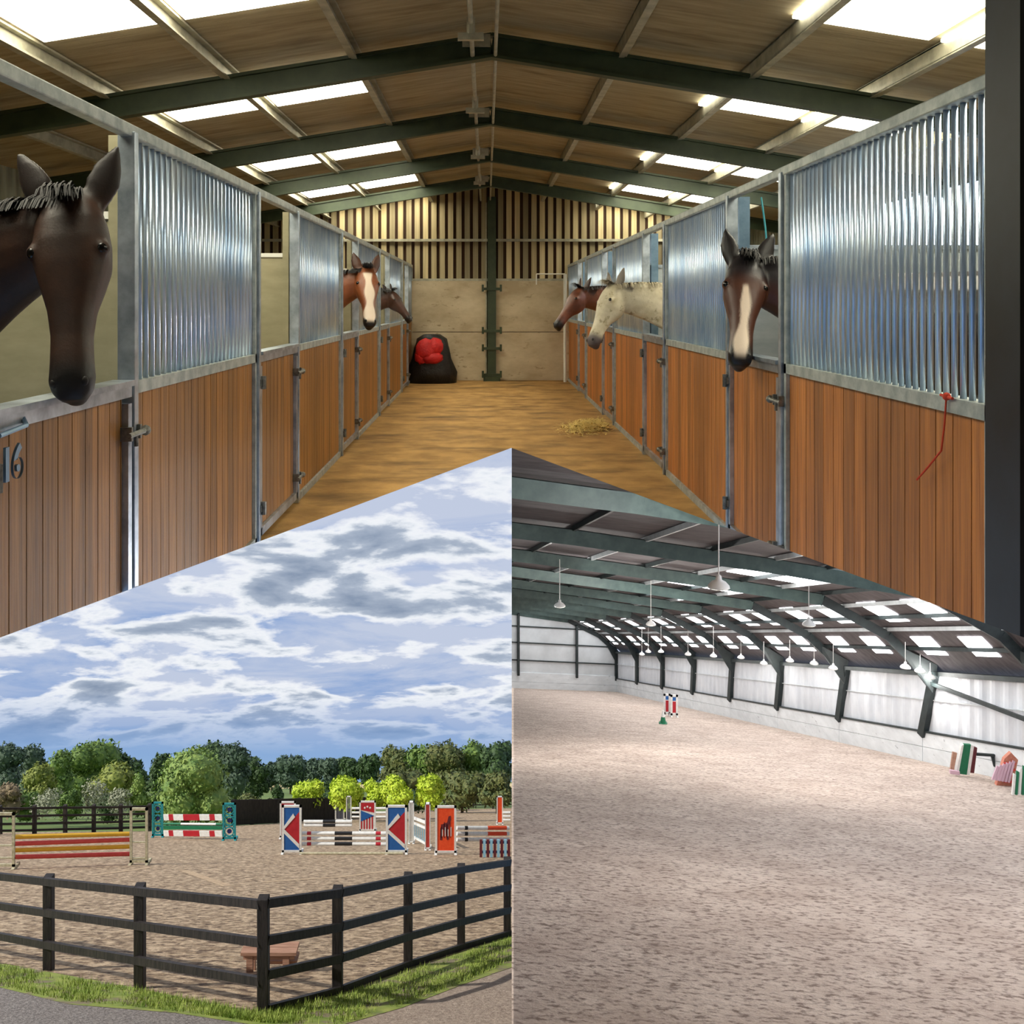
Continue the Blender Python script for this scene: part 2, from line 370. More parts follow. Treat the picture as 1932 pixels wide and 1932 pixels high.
for k,(y) in enumerate((7.0,9.7,12.8,15.6)):
    t=thing('ridge_fitting','small metal bracket hanging from the ridge conduit, '+['nearest','second','third','farthest'][k],'bracket',(-.11,y,RZ-.1),'brackets on the ridge conduit')
    MB().tube((-.11,y,RZ-.16),(-.11,y,RZ-.04),.03,10).build('sleeve','purlin_steel',t); MB().box(-.2,-.02,y-.02,y+.02,RZ-.2,RZ-.15).build('plate','purlin_steel',t)
# rooflights
ords=['right overhead','nearest in view','second down the aisle','third down the aisle','fourth down the aisle','farthest, by the gable']
for sx,(xa,xb,xc,xd) in ((-1,(-2.92,-2.12,-1.99,-1.1)),(1,(2.02,2.92,3.0,3.85))):
    for k,y in enumerate((2.6,5.5,8.45,11.95,15.4,18.6)):
        w_=(1.15,1.15,1.15,1.3,1.2,.5)[k]
        t=thing('rooflight','glowing translucent rooflight on the '+('left' if sx<0 else 'right')+' roof slope, '+ords[k],'skylight',((xa+xd)/2,y,rz((xa+xd)/2)+.17),'rooflights of the stable')
        for a,b in ((xa,xb),(xc,xd)):
            P=[(a,y,rz(a)+.17),(b,y,rz(b)+.17),(b,y+w_,rz(b)+.17),(a,y+w_,rz(a)+.17)]
            MB().hexa(P+[(p[0],p[1],p[2]+.02) for p in P]).build('pane','rooflight',t)
# window high on the right outer wall
t=MB().box(HW-.03,HW-.005,9.7,12.6,2.05,2.72).build('window_1','window_daylight',kind='structure')
q=MB(); 
for y in (9.7,11.15,12.6): q.box(HW-.06,HW-.02,y-.03,y+.03,2.0,2.77)
q.box(HW-.06,HW-.02,9.7,12.6,2.0,2.05).box(HW-.06,HW-.02,9.7,12.6,2.72,2.77); q.build('window_frame','galvanised',t)
# stall fronts
ordn=['nearest','second','third','fourth','fifth']
def boards(side,y0,y1,z0,z1,parent,x,bw,m_,name='boards'):
    q=MB(); y=y0
    s=-1 if side=='L' else 1
    while y<y1-.01:
        e=min(y+bw,y1); q.box(min(x,x+s*.03),max(x,x+s*.03),y+.003,e-.003,z0,z1); y=e
    q.box(min(x+s*.03,x+s*.035),max(x+s*.03,x+s*.035),y0,y1,z0,z1,1)
    return q.build(name,[m_,'gap_dark'],parent,clip=side)
def panel(side,y0,y1,k,sp):
    x=WL if side=='L' else WR; s=-1 if side=='L' else 1; sd_='left' if side=='L' else 'right'
    m_='larch_board' if side=='L' else 'larch_board_right'; bw=.115 if side=='L' else .13
    t=thing('barred_screen','timber boarded stall screen with vertical galvanised bars above, '+ordn[k]+' on the '+sd_+' of the aisle','stall screen',(x,(y0+y1)/2,0))
    boards(side,y0+.03,y1-.03,.05,1.135,t,x,bw,m_)
    q=MB(); q.box(min(x-s*.02,x+s*.05),max(x-s*.02,x+s*.05),y0,y1,1.13,ZM).box(min(x-s*.02,x+s*.05),max(x-s*.02,x+s*.05),y0,y1,0,.05)
    q.box(x-.02,x+.02,y0,y0+.035,0,ZT).box(x-.02,x+.02,y1-.035,y1,0,ZT); q.build('frame','rail_steel',t,clip=side)
    q=MB(); n=int((y1-y0-.08)/sp)
    for i in range(n+1):
        y=y0+.05+i*(y1-y0-.1)/n; q.tube((x+s*.01,y,ZM-.01),(x+s*.01,y,ZT),.0125 if side=='L' else .0115,8)
    q.build('grille','galvanised_bar',t,clip=side,smooth=True)
    return t
def door(side,y0,y1,k,hinge=1):
    x=WL if side=='L' else WR; s=-1 if side=='L' else 1; sd_='left' if side=='L' else 'right'
    m_='larch_board' if side=='L' else 'larch_board_right'
    t=thing('stable_door','low timber boarded stable door in a galvanised frame, '+ordn[k]+' on the '+sd_+' of the aisle','stable door',(x,(y0+y1)/2,0))
    boards(side,y0+.05,y1-.05,.09,1.13,t,x-s*.005,.115,m_)
    q=MB(); a,b=min(x-s*.03,x+s*.03),max(x-s*.03,x+s*.03)
    q.box(a,b,y0+.01,y1-.01,1.125,ZM-.01).box(a,b,y0+.01,y1-.01,.04,.09).box(a,b,y0+.01,y0+.05,.04,1.1).box(a,b,y1-.05,y1-.01,.04,1.1)
    q.box(x-.045,x+.045,y0+.01,y1-.01,ZM-.01,ZM+.012)
    q.build('door_frame','galvanised',t,clip=side)
    yb=y1 if side=='L' else y0
    for z in (.98,.2):
        q=MB(); q.tube((x-s*.05,yb-.1,z),(x-s*.05,yb+.08,z),.011,8).box(x-.05-.0,x+.05,yb-.07,yb-.05,z-.025,z+.03).box(x-.05,x+.05,yb+.03,yb+.05,z-.025,z+.03).ball((x-s*.05,yb+.09,z),.022).tube((x-s*.05,yb-.02,z),(x-s*.05,yb-.02,z-.05),.009,6)
        b_=q.build('bolt','steel_fitting',t,clip=side,smooth=False)
    ya=y0 if side=='L' else y1
    for z in (1.0,.22):
        MB().box(x-.045,x+.045,ya-.03,ya+.06,z-.02,z+.02).tube((x-s*.05,ya,z-.04),(x-s*.05,ya,z+.04),.016).build('hinge','steel_fitting',t,clip=side)
    return t
def post(side,y,k,w_=.045):
    x=WL if side=='L' else WR; s=-1 if side=='L' else 1; sd_='left' if side=='L' else 'right'
    o=MB().box(x-.035,x+.035,y-w_/2,y+w_/2,0,ZT).build('stall_post','galvanised',clip=side,bevel=.004)
    if o: tag(o,'galvanised box post on the %s of the aisle, %s from the camera, beside a door'%(sd_,ordinal[k]),'post','stall posts along the %s side'%sd_)
ordinal=['first','second','third','fourth','fifth','sixth','seventh','eighth','ninth','tenth','eleventh','twelfth']
LG=[(4.06,6.2),(7.56,9.8),(11.06,13.28),(14.6,16.8),(18.1,19.28)]
LD=[(2.85,4.0),(6.26,7.5),(9.86,11.0),(13.34,14.54),(16.86,18.04)]
RG=[(3.1,5.25),(6.48,8.74),(9.95,12.25),(13.45,15.7),(17.0,19.28)]
RD=[(5.31,6.42),(8.8,9.89),(12.31,13.39),(15.76,16.94)]
for k,(a,b) in enumerate(LG): panel('L',a,b,k,.078)
for k,(a,b) in enumerate(RG): panel('R',a,b,k,.062)
for k,(a,b) in enumerate(LD): door('L',a,b,k)
for k,(a,b) in enumerate(RD): door('R',a,b,k)
for k,y in enumerate((2.8,4.03,6.23,7.53,9.83,11.03,13.31,14.57,16.83,18.07)): post('L',y,k)
for k,y in enumerate((5.28,6.45,8.77,9.92,12.28,13.42,15.73,16.97)): post('R',y,k)
for side,x,y0 in (('left',WL,-2.5),('right',WR,2.9)):
    tag(MB().box(x-.025,x+.025,y0,YE-.07,ZT-.02,ZT+.03).build('top_rail','rail_steel',bevel=.006),'long galvanised rail capping the '+side+' row of stall fronts','rail')
tag(MB().box(1.515,1.76,2.86,3.06,0,2.9).build('black_stanchion','dark_column',clip='R'),'black steel stanchion at the right edge beside the nearest right stall front','column')
# partitions
for side,ys,xo,m_ in (('L',(4.12,7.62,11.12,14.68,18.16),-1,'cream_board'),('R',(6.52,9.99,13.49,17.04),1,'grey_board')):
    for k,y in enumerate(ys):
        x0=(WL-.06) if xo<0 else (WR+.06); x1=xo*(HW-.02); a,b=min(x0,x1),max(x0,x1)
        sd_='left' if xo<0 else 'right'
        t=thing('stall_partition','pale boarded cross wall between stalls, '+ordn[k]+' on the '+sd_+' side','partition',((a+b)/2,y,0))
        MB().box(a,b,y,y+.04,0,1.84).build('board_panel',m_,t,clip=side)
        MB().box(a,b,y-.01,y+.05,1.84,1.87).build('cap_rail','white_metal' if xo<0 else 'galvanised',t,clip=side)
        MB().box(x0-(.045 if xo<0 else 0),x0+(.0 if xo<0 else .07),y-.02,y+.07,0,ZT).build('end_post','cream_board' if xo<0 else 'sign_blue',t,clip=side)
# slim blue cable and white tag in the second right doorway
t=thing('wall_cable','thin turquoise cable hanging above the second right doorway','cable',tuple(at(1440,370,6.6)))
q=MB(); P=[at(1436,372,6.6),at(1440,400,6.6),at(1444,430,6.6),at(1446,455,6.6)]
for a,b in zip(P,P[1:]): q.tube(a,b,.006,6)
q.build('cable_run','cable_blue',t)
# stall number 16
t=thing('stall_number','blue-grey metal number plate reading 16 on the nearest left door','number sign',(WL+.04,2.95,1.05))
def text(s_,size,loc,rot,parent,m_,ext=.004):
    c=bpy.data.curves.new('text','FONT'); c.body=s_; c.size=size; c.extrude=ext; c.offset=.004
    o=bpy.data.objects.new('tmp',c); COL.objects.link(o)
    me=bpy.data.meshes.new_from_object(o.evaluated_get(bpy.context.evaluated_depsgraph_get())); bpy.data.objects.remove(o)
    me.materials.clear(); me.materials.append(MATS[m_])
    r=bpy.data.objects.new('digits',me); COL.objects.link(r); r.parent=parent; r.location=V(loc)-ORG[parent]; r.rotation_euler=rot; return r
bpy.context.view_layer.update()
text('16',.135,(WL+.05,2.87,.985),(math.pi/2,0,math.pi/2),t,'sign_blue')
MB().tube((WL+.05,2.86,1.12),(WL+.05,3.03,1.13),.008).tube((WL+.05,3.03,1.13),(WL+.02,3.07,1.15),.008).build('hanger_bar','sign_blue',t)
# twine on the nearest right panel
q=MB(); P=[at(1786,745,3.3*1.0)]
pts=[(1786,742),(1782,800),(1776,850),(1752,880),(1730,905)]
def onR(u,v): 
    Y=(WR-.03)*F/(u-PX); return at(u,v,Y)
for a,b in zip(pts,pts[1:]): q.tube(onR(*a),onR(*b),.0035,6)
q.ball(onR(1786,748),.014).tube(onR(1775,745),onR(1797,752),.005)
tag(q.build('baler_twine','twine'),'loose strand of red baler twine tied to the rail of the nearest right stall front','twine')
# bundle by the end wall
t=thing('rug_heap','heap in black wrapping leaning where the left stalls meet the end wall','heap',(-1.0,18.6,0))
q=MB(); q.loft([[V((-1.02+a*sx*math.cos(i*math.pi/8),18.75+.28*sy*math.sin(i*math.pi/8),z)) for i in range(16) for a,sx,sy in [(1+.06*math.sin(i*2.3+z*9),r,1)]] for z,r in ((0,.46),(.2,.45),(.45,.38),(.65,.33),(.82,.27),(.9,.15))])
q.build('black_wrap','black_plastic',t,smooth=True)
q=MB(); q.ball((-1.1,18.5,.62),(.2,.12,.22),0,3,.09).ball((-.95,18.5,.68),(.15,.1,.17),0,3,.09).ball((-1.0,18.48,.48),(.2,.1,.12),0,3,.09).ball((-1.2,18.5,.5),(.12,.08,.14),0,3,.09); q.build('red_sack','red_sack',t,smooth=True)
# white gate frame by the far right stall
p0=at(1012,517,18.9); p1=at(1066,517,18.9); zb=at(1012,560,18.9).z
t=thing('hay_rack_frame','small white tubular frame standing by the end wall at the far right stalls','frame',(p0.x,18.9,0))
MB().tube(p0,p1,.012).tube(p0,(p0.x,18.9,p0.z-.2),.012).tube(p1,(p1.x,18.9,0),.03).build('tube_frame','white_metal',t)
# straw on floor
random.seed(3); q=MB()
for i in range(2600):
    g=random.gauss(0,1); h=random.gauss(0,1); u=1112+g*22; v=807+h*6-g*1.5
    Y=F*H/(v-PY); p=at(u,v,Y)
    if p.x>WR-.12: continue
    p.z=.008+abs(random.gauss(0,.03))*max(0,1-(g*g+h*h)/6); a=random.uniform(0,6.28); l=random.uniform(.03,.08); d=V((math.cos(a),math.sin(a),random.uniform(-.1,.35)))*l
    sdv=V((-math.sin(a),math.cos(a),0))*.004; q.add([p-sdv,p+sdv,p+d+sdv,p+d-sdv],[(0,1,2,3)])
tag(q.build('spilled_straw','straw'),'loose golden straw spilled on the aisle floor by the right stalls','straw',kind='stuff')
random.seed(5); q=MB()
for i in range(500):
    u=random.uniform(1165,1300); v0=570+(u-918)*.955; v=v0-random.expovariate(1/9)
    Y=F*H/(v-PY); p=at(u,v,Y)
    if p.x>WR-.06 or v>1000: continue
    if (p-C0).dot(NR)<.05: continue
    p.z=.006; a=random.uniform(0,6.28); l=random.uniform(.02,.06); d=V((math.cos(a),math.sin(a),random.uniform(0,.25)))*l
    sdv=V((-math.sin(a),math.cos(a),0))*.003; q.add([p-sdv,p+sdv,p+d+sdv,p+d-sdv],[(0,1,2,3)])
tag(q.build('scattered_straw','straw'),'thin line of straw bits along the foot of the right stall fronts','straw',kind='stuff')

# ================= HORSES =================
def horse_mat(coat,mz,face,legc):
    m=MATS[coat].copy(); m.name='hide_'+coat; nt=m.node_tree; N=nt.nodes; L=nt.links; b=N['Principled BSDF']
    src=b.inputs['Base Color'].links[0].from_socket
    at_=N.new('ShaderNodeAttribute'); at_.attribute_name='mark'; sp=N.new('ShaderNodeSeparateColor'); L.new(at_.outputs['Color'],sp.inputs[0])
    def mx(f,a,c):
        x=N.new('ShaderNodeMix'); x.data_type='RGBA'; L.new(f,x.inputs[0]); L.new(a,x.inputs[6]); x.inputs[7].default_value=c; return x.outputs[2]
    C=src
    if face!=coat: C=mx(sp.outputs[2],C,lin(FACEC))
    C=mx(sp.outputs[1],C,lin(MZC[mz])); C=mx(sp.outputs[0],C,lin((228,208,188))); L.new(C,b.inputs['Base Color']); return m
FACEC=(78,44,32); MZC={'muzzle_black':(20,15,15),'muzzle_grey':(84,74,74)}
def horse(label,S0,poll,muz,fn,coat,mz='muzzle_black',blaze=None,mane='mane_black',legc='muzzle_black',clip=None,L0=None,rear=1,facecoat=None,earset=(.55,.3)):
    P=V(poll); Mz=V(muz); a=(Mz-P); Lh=a.length; a.normalize(); n=V(fn); n=(n-a*n.dot(a)).normalized(); s=a.cross(n).normalized()
    k=Lh/.60
    q=MB(); NN=20
    prof=[(-.08,.045,.03,.06),(0,.082,.055,.11),(.1,.104,.075,.15),(.22,.114,.082,.175),(.33,.112,.078,.185),(.45,.092,.068,.155),(.58,.07,.058,.105),(.72,.06,.052,.078),(.84,.062,.052,.075),(.93,.066,.05,.078),(1.0,.06,.035,.068),(1.05,.035,.015,.045)]
    rings=[]
    for t,hw,fr,bk in prof:
        c=P+a*(t*Lh); r=[]
        for i in range(NN):
            th=2*math.pi*i/NN; cs,sn=math.cos(th),math.sin(th)
            e=.85; cs2=math.copysign(abs(cs)**e,cs); sn2=math.copysign(abs(sn)**e,sn)
            r.append(c+s*hw*k*cs2+n*(fr if sn>0 else bk)*k*sn2)
        rings.append(r)
    q.loft(rings)
    # brow ridges, nostril flare, jaw
    for sg in (-1,1):
        q.ball(P+a*(.27*Lh)+s*sg*.098*k+n*.03*k,(.03*k,)*3)
        q.ball(P+a*(.95*Lh)+s*sg*.038*k+n*.018*k,(.027*k,)*3)
        # ears
        base=P-a*.0*k+s*sg*.07*k-n*.01
        dirn=(-a*1.0+s*sg*earset[0]*.6+n*earset[1]).normalized(); fl_=(n*.9+s*sg*.3); fl_=(fl_-dirn*fl_.dot(dirn)).normalized(); wd=dirn.cross(fl_)
        er=[]
        for tt,w1,th in ((-.1,.03,.026),(.15,.045,.026),(.38,.054,.024),(.62,.046,.018),(.85,.024,.013),(1.0,.007,.006)):
            c=base+dirn*(tt*.205*k); er.append([c+wd*w1*k*math.cos(i*math.pi/5)+fl_*th*k*math.sin(i*math.pi/5) for i in range(10)])
        q.loft(er)
    q.ball(P+a*(1.0*Lh)-n*.045*k,(.04*k,)*3)
    # neck
    S0=V(S0); back=V((rear,0,0))  # direction from chest to tail
    J=P+a*(.12*Lh)-n*.06*k
    ctrl=[S0, S0.lerp(J,.35)+V((0,0,.10)), S0.lerp(J,.75)+V((0,0,.07)), J]
    def bez(t): 
        A,B,C_,D=ctrl; return A*(1-t)**3+B*3*t*(1-t)**2+C_*3*t*t*(1-t)+D*t**3
    rings=[]; crest=[]
    for i in range(9):
        t=i/8; c=bez(t); d=(bez(min(1,t+.02))-bez(max(0,t-.02))).normalized()
        lat=d.cross(V((0,0,1)))
        if lat.length<.2: lat=s.copy()
        lat.normalize(); vert=lat.cross(d).normalized()
        if vert.z<0: vert=-vert
        hw=.16*(1-t)+.075*t; hh=.30*(1-t)**1.2+.125*(1-(1-t)**1.2)
        rings.append([c+lat*hw*math.cos(2*math.pi*j/16)+vert*hh*math.sin(2*math.pi*j/16) for j in range(16)])
        crest.append((c+vert*hh,lat,vert,d))
    q.loft(rings)
    # trunk
    rings=[]
    for t,hw,hh,dz in ((-.22,.10,.16,-.06),(-.08,.19,.29,-.05),(.15,.25,.35,-.03),(.5,.29,.38,-.05),(.95,.30,.37,-.03),(1.3,.27,.33,.0),(1.52,.18,.25,.02),(1.62,.07,.12,.05)):
        c=S0+back*t+V((0,0,dz)); rings.append([c+V((0,1,0))*hw*math.cos(2*math.pi*j/16)+V((0,0,1))*hh*math.sin(2*math.pi*j/16) for j in range(16)])
    q.loft(rings)
    for t,sy,kn in ((.05,-.14,0),(.05,.14,0),(1.32,-.16,1),(1.32,.16,1)):
        c=S0+back*t+V((0,sy,0)); z=S0.z
        pts=[(0,z-.1,.13),(0 if not kn else -.08,z*.55,.085 if not kn else .10),(0 if not kn else .08,z*.36,.05),(0 if not kn else .06,z*.12,.033),(0,.06,.04),(0 if kn else -.02,0.0,.055)]
        rings=[]
        for dx,zz_,r in pts:
            cc=V((c.x,c.y,zz_))+back*dx; rings.append([cc+V((r*math.cos(2*math.pi*j/12),r*.8*math.sin(2*math.pi*j/12),0)) for j in range(12)])
        q.loft(rings)
    # tail dock
    org=V((S0.x,S0.y,0))
    me=bpy.data.meshes.new('tmp'); me.from_pydata([tuple(p) for p in q.v],[],q.f)
    o=bpy.data.objects.new('tmp',me); COL.objects.link(o); rm=o.modifiers.new('r','REMESH'); rm.mode='VOXEL'; rm.voxel_size=.011 if k*1<2 else .02; 
    sm=o.modifiers.new('s','SMOOTH'); sm.iterations=5; sm.factor=.5
    bpy.context.view_layer.update()
    me2=bpy.data.meshes.new_from_object(o.evaluated_get(bpy.context.evaluated_depsgraph_get())); bpy.data.objects.remove(o)
    me2.materials.clear(); me2.materials.append(horse_mat(coat,mz,facecoat or coat,legc))
    bm=bmesh.new(); bm.from_mesh(me2); lay=bm.verts.layers.float_color.new('mark')
    def sst(x,a0,b0): 
        x=max(0,min(1,(x-a0)/(b0-a0))); return x*x*(3-2*x)
    for f in bm.faces: f.smooth=True
    for vt_ in bm.verts:
        c=vt_.co; d=c-P; t=d.dot(a)/Lh; ls=d.dot(s)/k; ln=d.dot(n)/k; near=abs(ls)<.2 and -.3<ln<.2
        R_=G_=B_=0.0
        if near and -.1<t<1.15:
            B_=sst(t,.12,.3); G_=sst(t,.80,.93)
            if blaze:
                b0,b1,w0,w1=blaze; wv=w0+(w1-w0)*max(0,min(1,(t-b0)/(b1-b0))); wv*=1+.25*math.sin(t*17)
                R_=sst(ln,-.01,.02)*(1-sst(abs(ls-.005*math.sin(t*9)),wv-.006,wv+.008))*sst(t,b0-.03,b0+.03)*(1-sst(t,b1-.04,b1+.03))
        elif c.z<.6: G_=1-sst(c.z,.4,.6)
        if t<.02 and abs(ls)>.03 and -.6<t: G_=max(G_,.75*(1-sst(t,-.06,.02))) if abs(ln)<.13 and t>-.42 and abs(ls)<.3 else G_
        vt_[lay]=(R_,G_,B_,1)
    if clip:
        for nn in CLIP[clip]: bmesh.ops.bisect_plane(bm,geom=bm.verts[:]+bm.edges[:]+bm.faces[:],plane_co=C0,plane_no=nn,clear_inner=True)
    bmesh.ops.translate(bm,verts=bm.verts,vec=-org); bm.to_mesh(me2); bm.free()
    h=thing('horse',label,'horse',org)
    b=bpy.data.objects.new('body',me2); COL.objects.link(b); b.parent=h; ORG[b]=org
    for sg in (-1,1):
        MB().ball(P+a*(.275*Lh)+s*sg*.099*k+n*.036*k,(.022*k,.022*k,.022*k),0,3).build('eye','eye_dark',h,smooth=True)
        MB().ball(P+a*(.965*Lh)+s*sg*.044*k+n*.031*k,(.012*k,.010*k,.016*k)).build('nostril','mane_black',h,smooth=True)
    rnd=random.Random(5); q=MB()
    def strand(p,d1,d2,l,w_):
        d1=V(d1).normalized(); d2=V(d2).normalized(); side=d1.cross(d2); side=V((1,0,0)) if side.length<.01 else side.normalized()
        pts=[]; c=V(p)
        for i in range(5):
            pts.append(c.copy()); dd=(d1*(1-i/4)+d2*(i/4)).normalized(); c=c+dd*l/4
        vs=[]; 
        for i,c in enumerate(pts):
            ww=w_*(1-.8*i/4); vs+=[c-side*ww,c+side*ww]
        q.add(vs,[(2*i,2*i+1,2*i+3,2*i+2) for i in range(4)])
    for i in range(150):
        strand(P-a*.02*k+s*rnd.uniform(-.04,.04)+n*rnd.uniform(0,.055)*k,(-a*.25+n*1.0+s*rnd.uniform(-.3,.3)),a+s*rnd.uniform(-.25,.25)-n*.02,rnd.uniform(.06,.17)*k,.005)
    q.build('forelock',mane,h)
    q=MB()
    for i in range(700):
        t=rnd.uniform(0.05,1); j=min(7,int(t*8)); fr=t*8-j
        c=crest[j][0].lerp(crest[j+1][0],fr); lat=crest[j][1]; vt=crest[j][2]; sg=1 if rnd.random()<.75 else -1
        strand(c-vt*.012,vt*.35+lat*sg*.9+V((rnd.uniform(-.15,.15),rnd.uniform(-.15,.15),0)),V((0,0,-1))+lat*sg*.35,rnd.uniform(.08,.17),.006)
    q.build('mane',mane,h)
    return h
horse('dark brown horse looking over the nearest left stable door, its head filling the left edge',(-2.1,3.52,1.35),tuple(at(134,388,3.42)),tuple(at(136,738,3.24)),(.12,-1,.12),'coat_brown',rear=-1,clip='L',earset=(.75,.2))
horse('bright bay horse with a broad white blaze looking out over a left stable door',(-2.0,10.4,1.3),tuple(at(691,512,10.3)),tuple(at(698,612,10.0)),(.35,-1,.3),'coat_bay',blaze=(.1,.98,.035,.05),rear=-1,clip='L')
horse('dark bay horse in profile facing right at the farthest occupied left door',(-2.0,13.9,1.32),tuple(at(737,553,13.9)),tuple(at(774,604,13.8)),(.8,-.45,.7),'coat_dark_bay',rear=-1,clip='L')
horse('black-brown horse with a narrow white blaze and brown cheeks at the nearest right door',(2.2,5.95,1.35),tuple(at(1408,498,6.05)),tuple(at(1396,682,5.75)),(-.15,-1,.15),'coat_black',blaze=(.3,.98,.016,.034),facecoat='coat_dark_bay',rear=1,clip='R')
horse('speckled grey horse in profile facing left, leaning over the second right door',(2.1,9.4,1.27),tuple(at(1157,544,9.3)),tuple(at(1117,648,9.1)),(-.8,-.35,.5),'coat_grey',mz='muzzle_grey',mane='mane_grey',legc='muzzle_grey',rear=1,clip='R')
horse('chestnut bay horse in profile facing left, just behind the grey one on the right',(2.1,12.9,1.3),tuple(at(1096,548,12.85)),tuple(at(1050,616,12.7)),(-.8,-.4,.7),'coat_chestnut',rear=1,clip='R')
# ================= OUTDOOR SCHOOL (ground sloped to set its horizon) =================
HO=2.45; VH=1472.0
def oz(Y): return H-HO-(VH-PY)/F*Y
def og(u,v,dz=0):
    Y=F*HO/(v-VH); p=at(u,v,Y); p.z+=dz; return p
def slab(name,pix,m_,dz,kind='structure'):
    q=MB(); q.add([og(u,v,dz) for u,v in pix],[tuple(range(len(pix)))]); o=q.build(name,m_,kind=kind); return o
q=MB(); ys=[4,8,14,25,45,80,160,400,1500]
vs=[];
for y in ys: vs+=[V((-y*.9-6,y,oz(y)-.05)),V((y*.06+.3,y,oz(y)-.05))]
q.add(vs,[(2*i,2*i+1,2*i+3,2*i+2) for i in range(len(ys)-1)]); q.build('ground_field','field_green',kind='structure')
slab('ground_sand',[(-260,1765),(497,1913),(1010,1753),(1030,1523),(700,1531),(560,1551),(290,1568),(-200,1572)],'arena_sand',0)
slab('ground_gravel',[(-400,1800),(0,1858),(130,1890),(330,1905),(520,1925),(600,1960),(600,2300),(-400,2300)],'gravel',.004)
slab('ground_path',[(598,1940),(760,1895),(880,1850),(1020,1800),(1100,2300),(598,2300)],'path_grit',.004)
slab('ground_verge',[(-400,1745),(0,1818),(264,1866),(497,1916),(640,1874),(966,1764),(1040,1740),(1040,1800),(880,1856),(760,1902),(600,1948),(500,1938),(330,1912),(130,1896),(0,1864),(-400,1806)],'grass_ground',.008)
slab('ground_stubble',[(380,1486),(500,1488),(980,1486),(1100,1478),(300,1478)],'field_straw',.01)
# raked tracks in the sand
def track(pts,w_):
    q=MB()
    for (a,b) in zip(pts,pts[1:]):
        A=og(*a,.006);B=og(*b,.006); d=(B-A); sd=V((-d.y,d.x,0)).normalized()*w_/2
        c=[A-sd,A+sd,B+sd,B-sd]
        for p in c: p.z=oz(p.y)+.006
        q.add(c,[(0,1,2,3)])
    return q
for pts,l in (([(170,1652),(285,1637)],'left one below the striped jump'),([(345,1642),(430,1672)],'middle one behind the corner of the fence'),([(500,1664),(640,1655),(760,1640)],'right one along the near jumps')):
    tag(track(pts,.25).build('raked_track','raked_track'),'pale raked track in the brown sand, '+l,'track')
# grass
random.seed(11); q=MB(); edge=[(-60,1808,1852),(0,1822,1862),(130,1848,1890),(264,1868,1902),(400,1896,1918),(500,1914,1932),(640,1880,1935),(760,1838,1898),(880,1800,1852),(963,1772,1815)]
for i in range(15000):
    j=random.randrange(len(edge)-1); f=random.random(); u=edge[j][0]*(1-f)+edge[j+1][0]*f
    lo=edge[j][1]*(1-f)+edge[j+1][1]*f; hi=edge[j][2]*(1-f)+edge[j+1][2]*f
    tt=random.random(); v=lo+(hi-lo)*tt
    if math.sin(u*.05)+math.sin(v*.11+u*.021)+random.uniform(-1,1)*1.1<-.9: continue
    p=og(u,v,.0); h=random.uniform(.03,.085); a=random.uniform(0,6.28); d=V((math.cos(a),math.sin(a),0)); tip=p+d*random.uniform(0,.05)+V((0,0,h))
    q.add([p-d.cross(V((0,0,1)))*.005,p+d.cross(V((0,0,1)))*.005,tip],[(0,1,2)])
tag(q.build('verge_grass','grass_blade'),'short green grass growing along the foot of the black fence','grass',kind='stuff')
# near fence
FL=[(-110,1788),(92,1830),(264,1864),(497,1910)]; FR=[(497,1910),(637,1873),(770,1823),(870,1790),(957,1765)]
def fence(pts,rails,hp,label,pw=.115,rw=.09,m_='fence_black',skip0=False,th=.04,group=None,endext=0):
    G=[og(*p) for p in pts]; t=thing('post_and_rail_fence',label,'fence',tuple(G[0]),group)
    for i,g in enumerate(G):
        if i==0 and skip0: continue
        MB().box(g.x-pw/2,g.x+pw/2,g.y-pw/2,g.y+pw/2,g.z-.15,g.z+hp).build('fence_post',m_,t,bevel=.008 if pw>.1 else 0)
    for r in rails:
        for A,B in zip(G,G[1:]):
            o=V((0,0,r)); d=(B-A).normalized(); nrm=V((d.y,-d.x,0)).normalized(); 
            if nrm.y>0: nrm=-nrm
            off=nrm*(pw/2+.0)
            MB().beam(A+o+off,B+o+off,th,rw).build('rail',m_,t)
    return t
fence(FL,(1.17,.77,.36),1.22,'black three-rail fence running left from the corner post in the foreground')
fence(FR,(1.17,.78,.42,.05),1.22,'black four-rail fence running right from the corner post in the foreground',skip0=True)
fence([(-60,1578),(0,1574),(65,1573),(123,1571),(177,1570),(228,1569),(282,1567)],(1.2,.85,.5,.2),1.3,'dark rail fence at the far side of the sand behind the striped jump',pw=.16,m_='fence_far')
fence([(440,1556),(475,1554),(520,1552),(565,1549),(610,1547),(655,1545),(700,1543)],(1.25,.98,.7,.42,.15),1.35,'dark close-boarded fence behind the centre jumps',pw=.2,rw=.26,m_='fence_far')
fence([(700,1535),(760,1531),(838,1528),(884,1527),(930,1526),(985,1525)],(1.2,.8,.4),1.3,'dark rail fence at the far right of the sand',pw=.16,m_='fence_far')
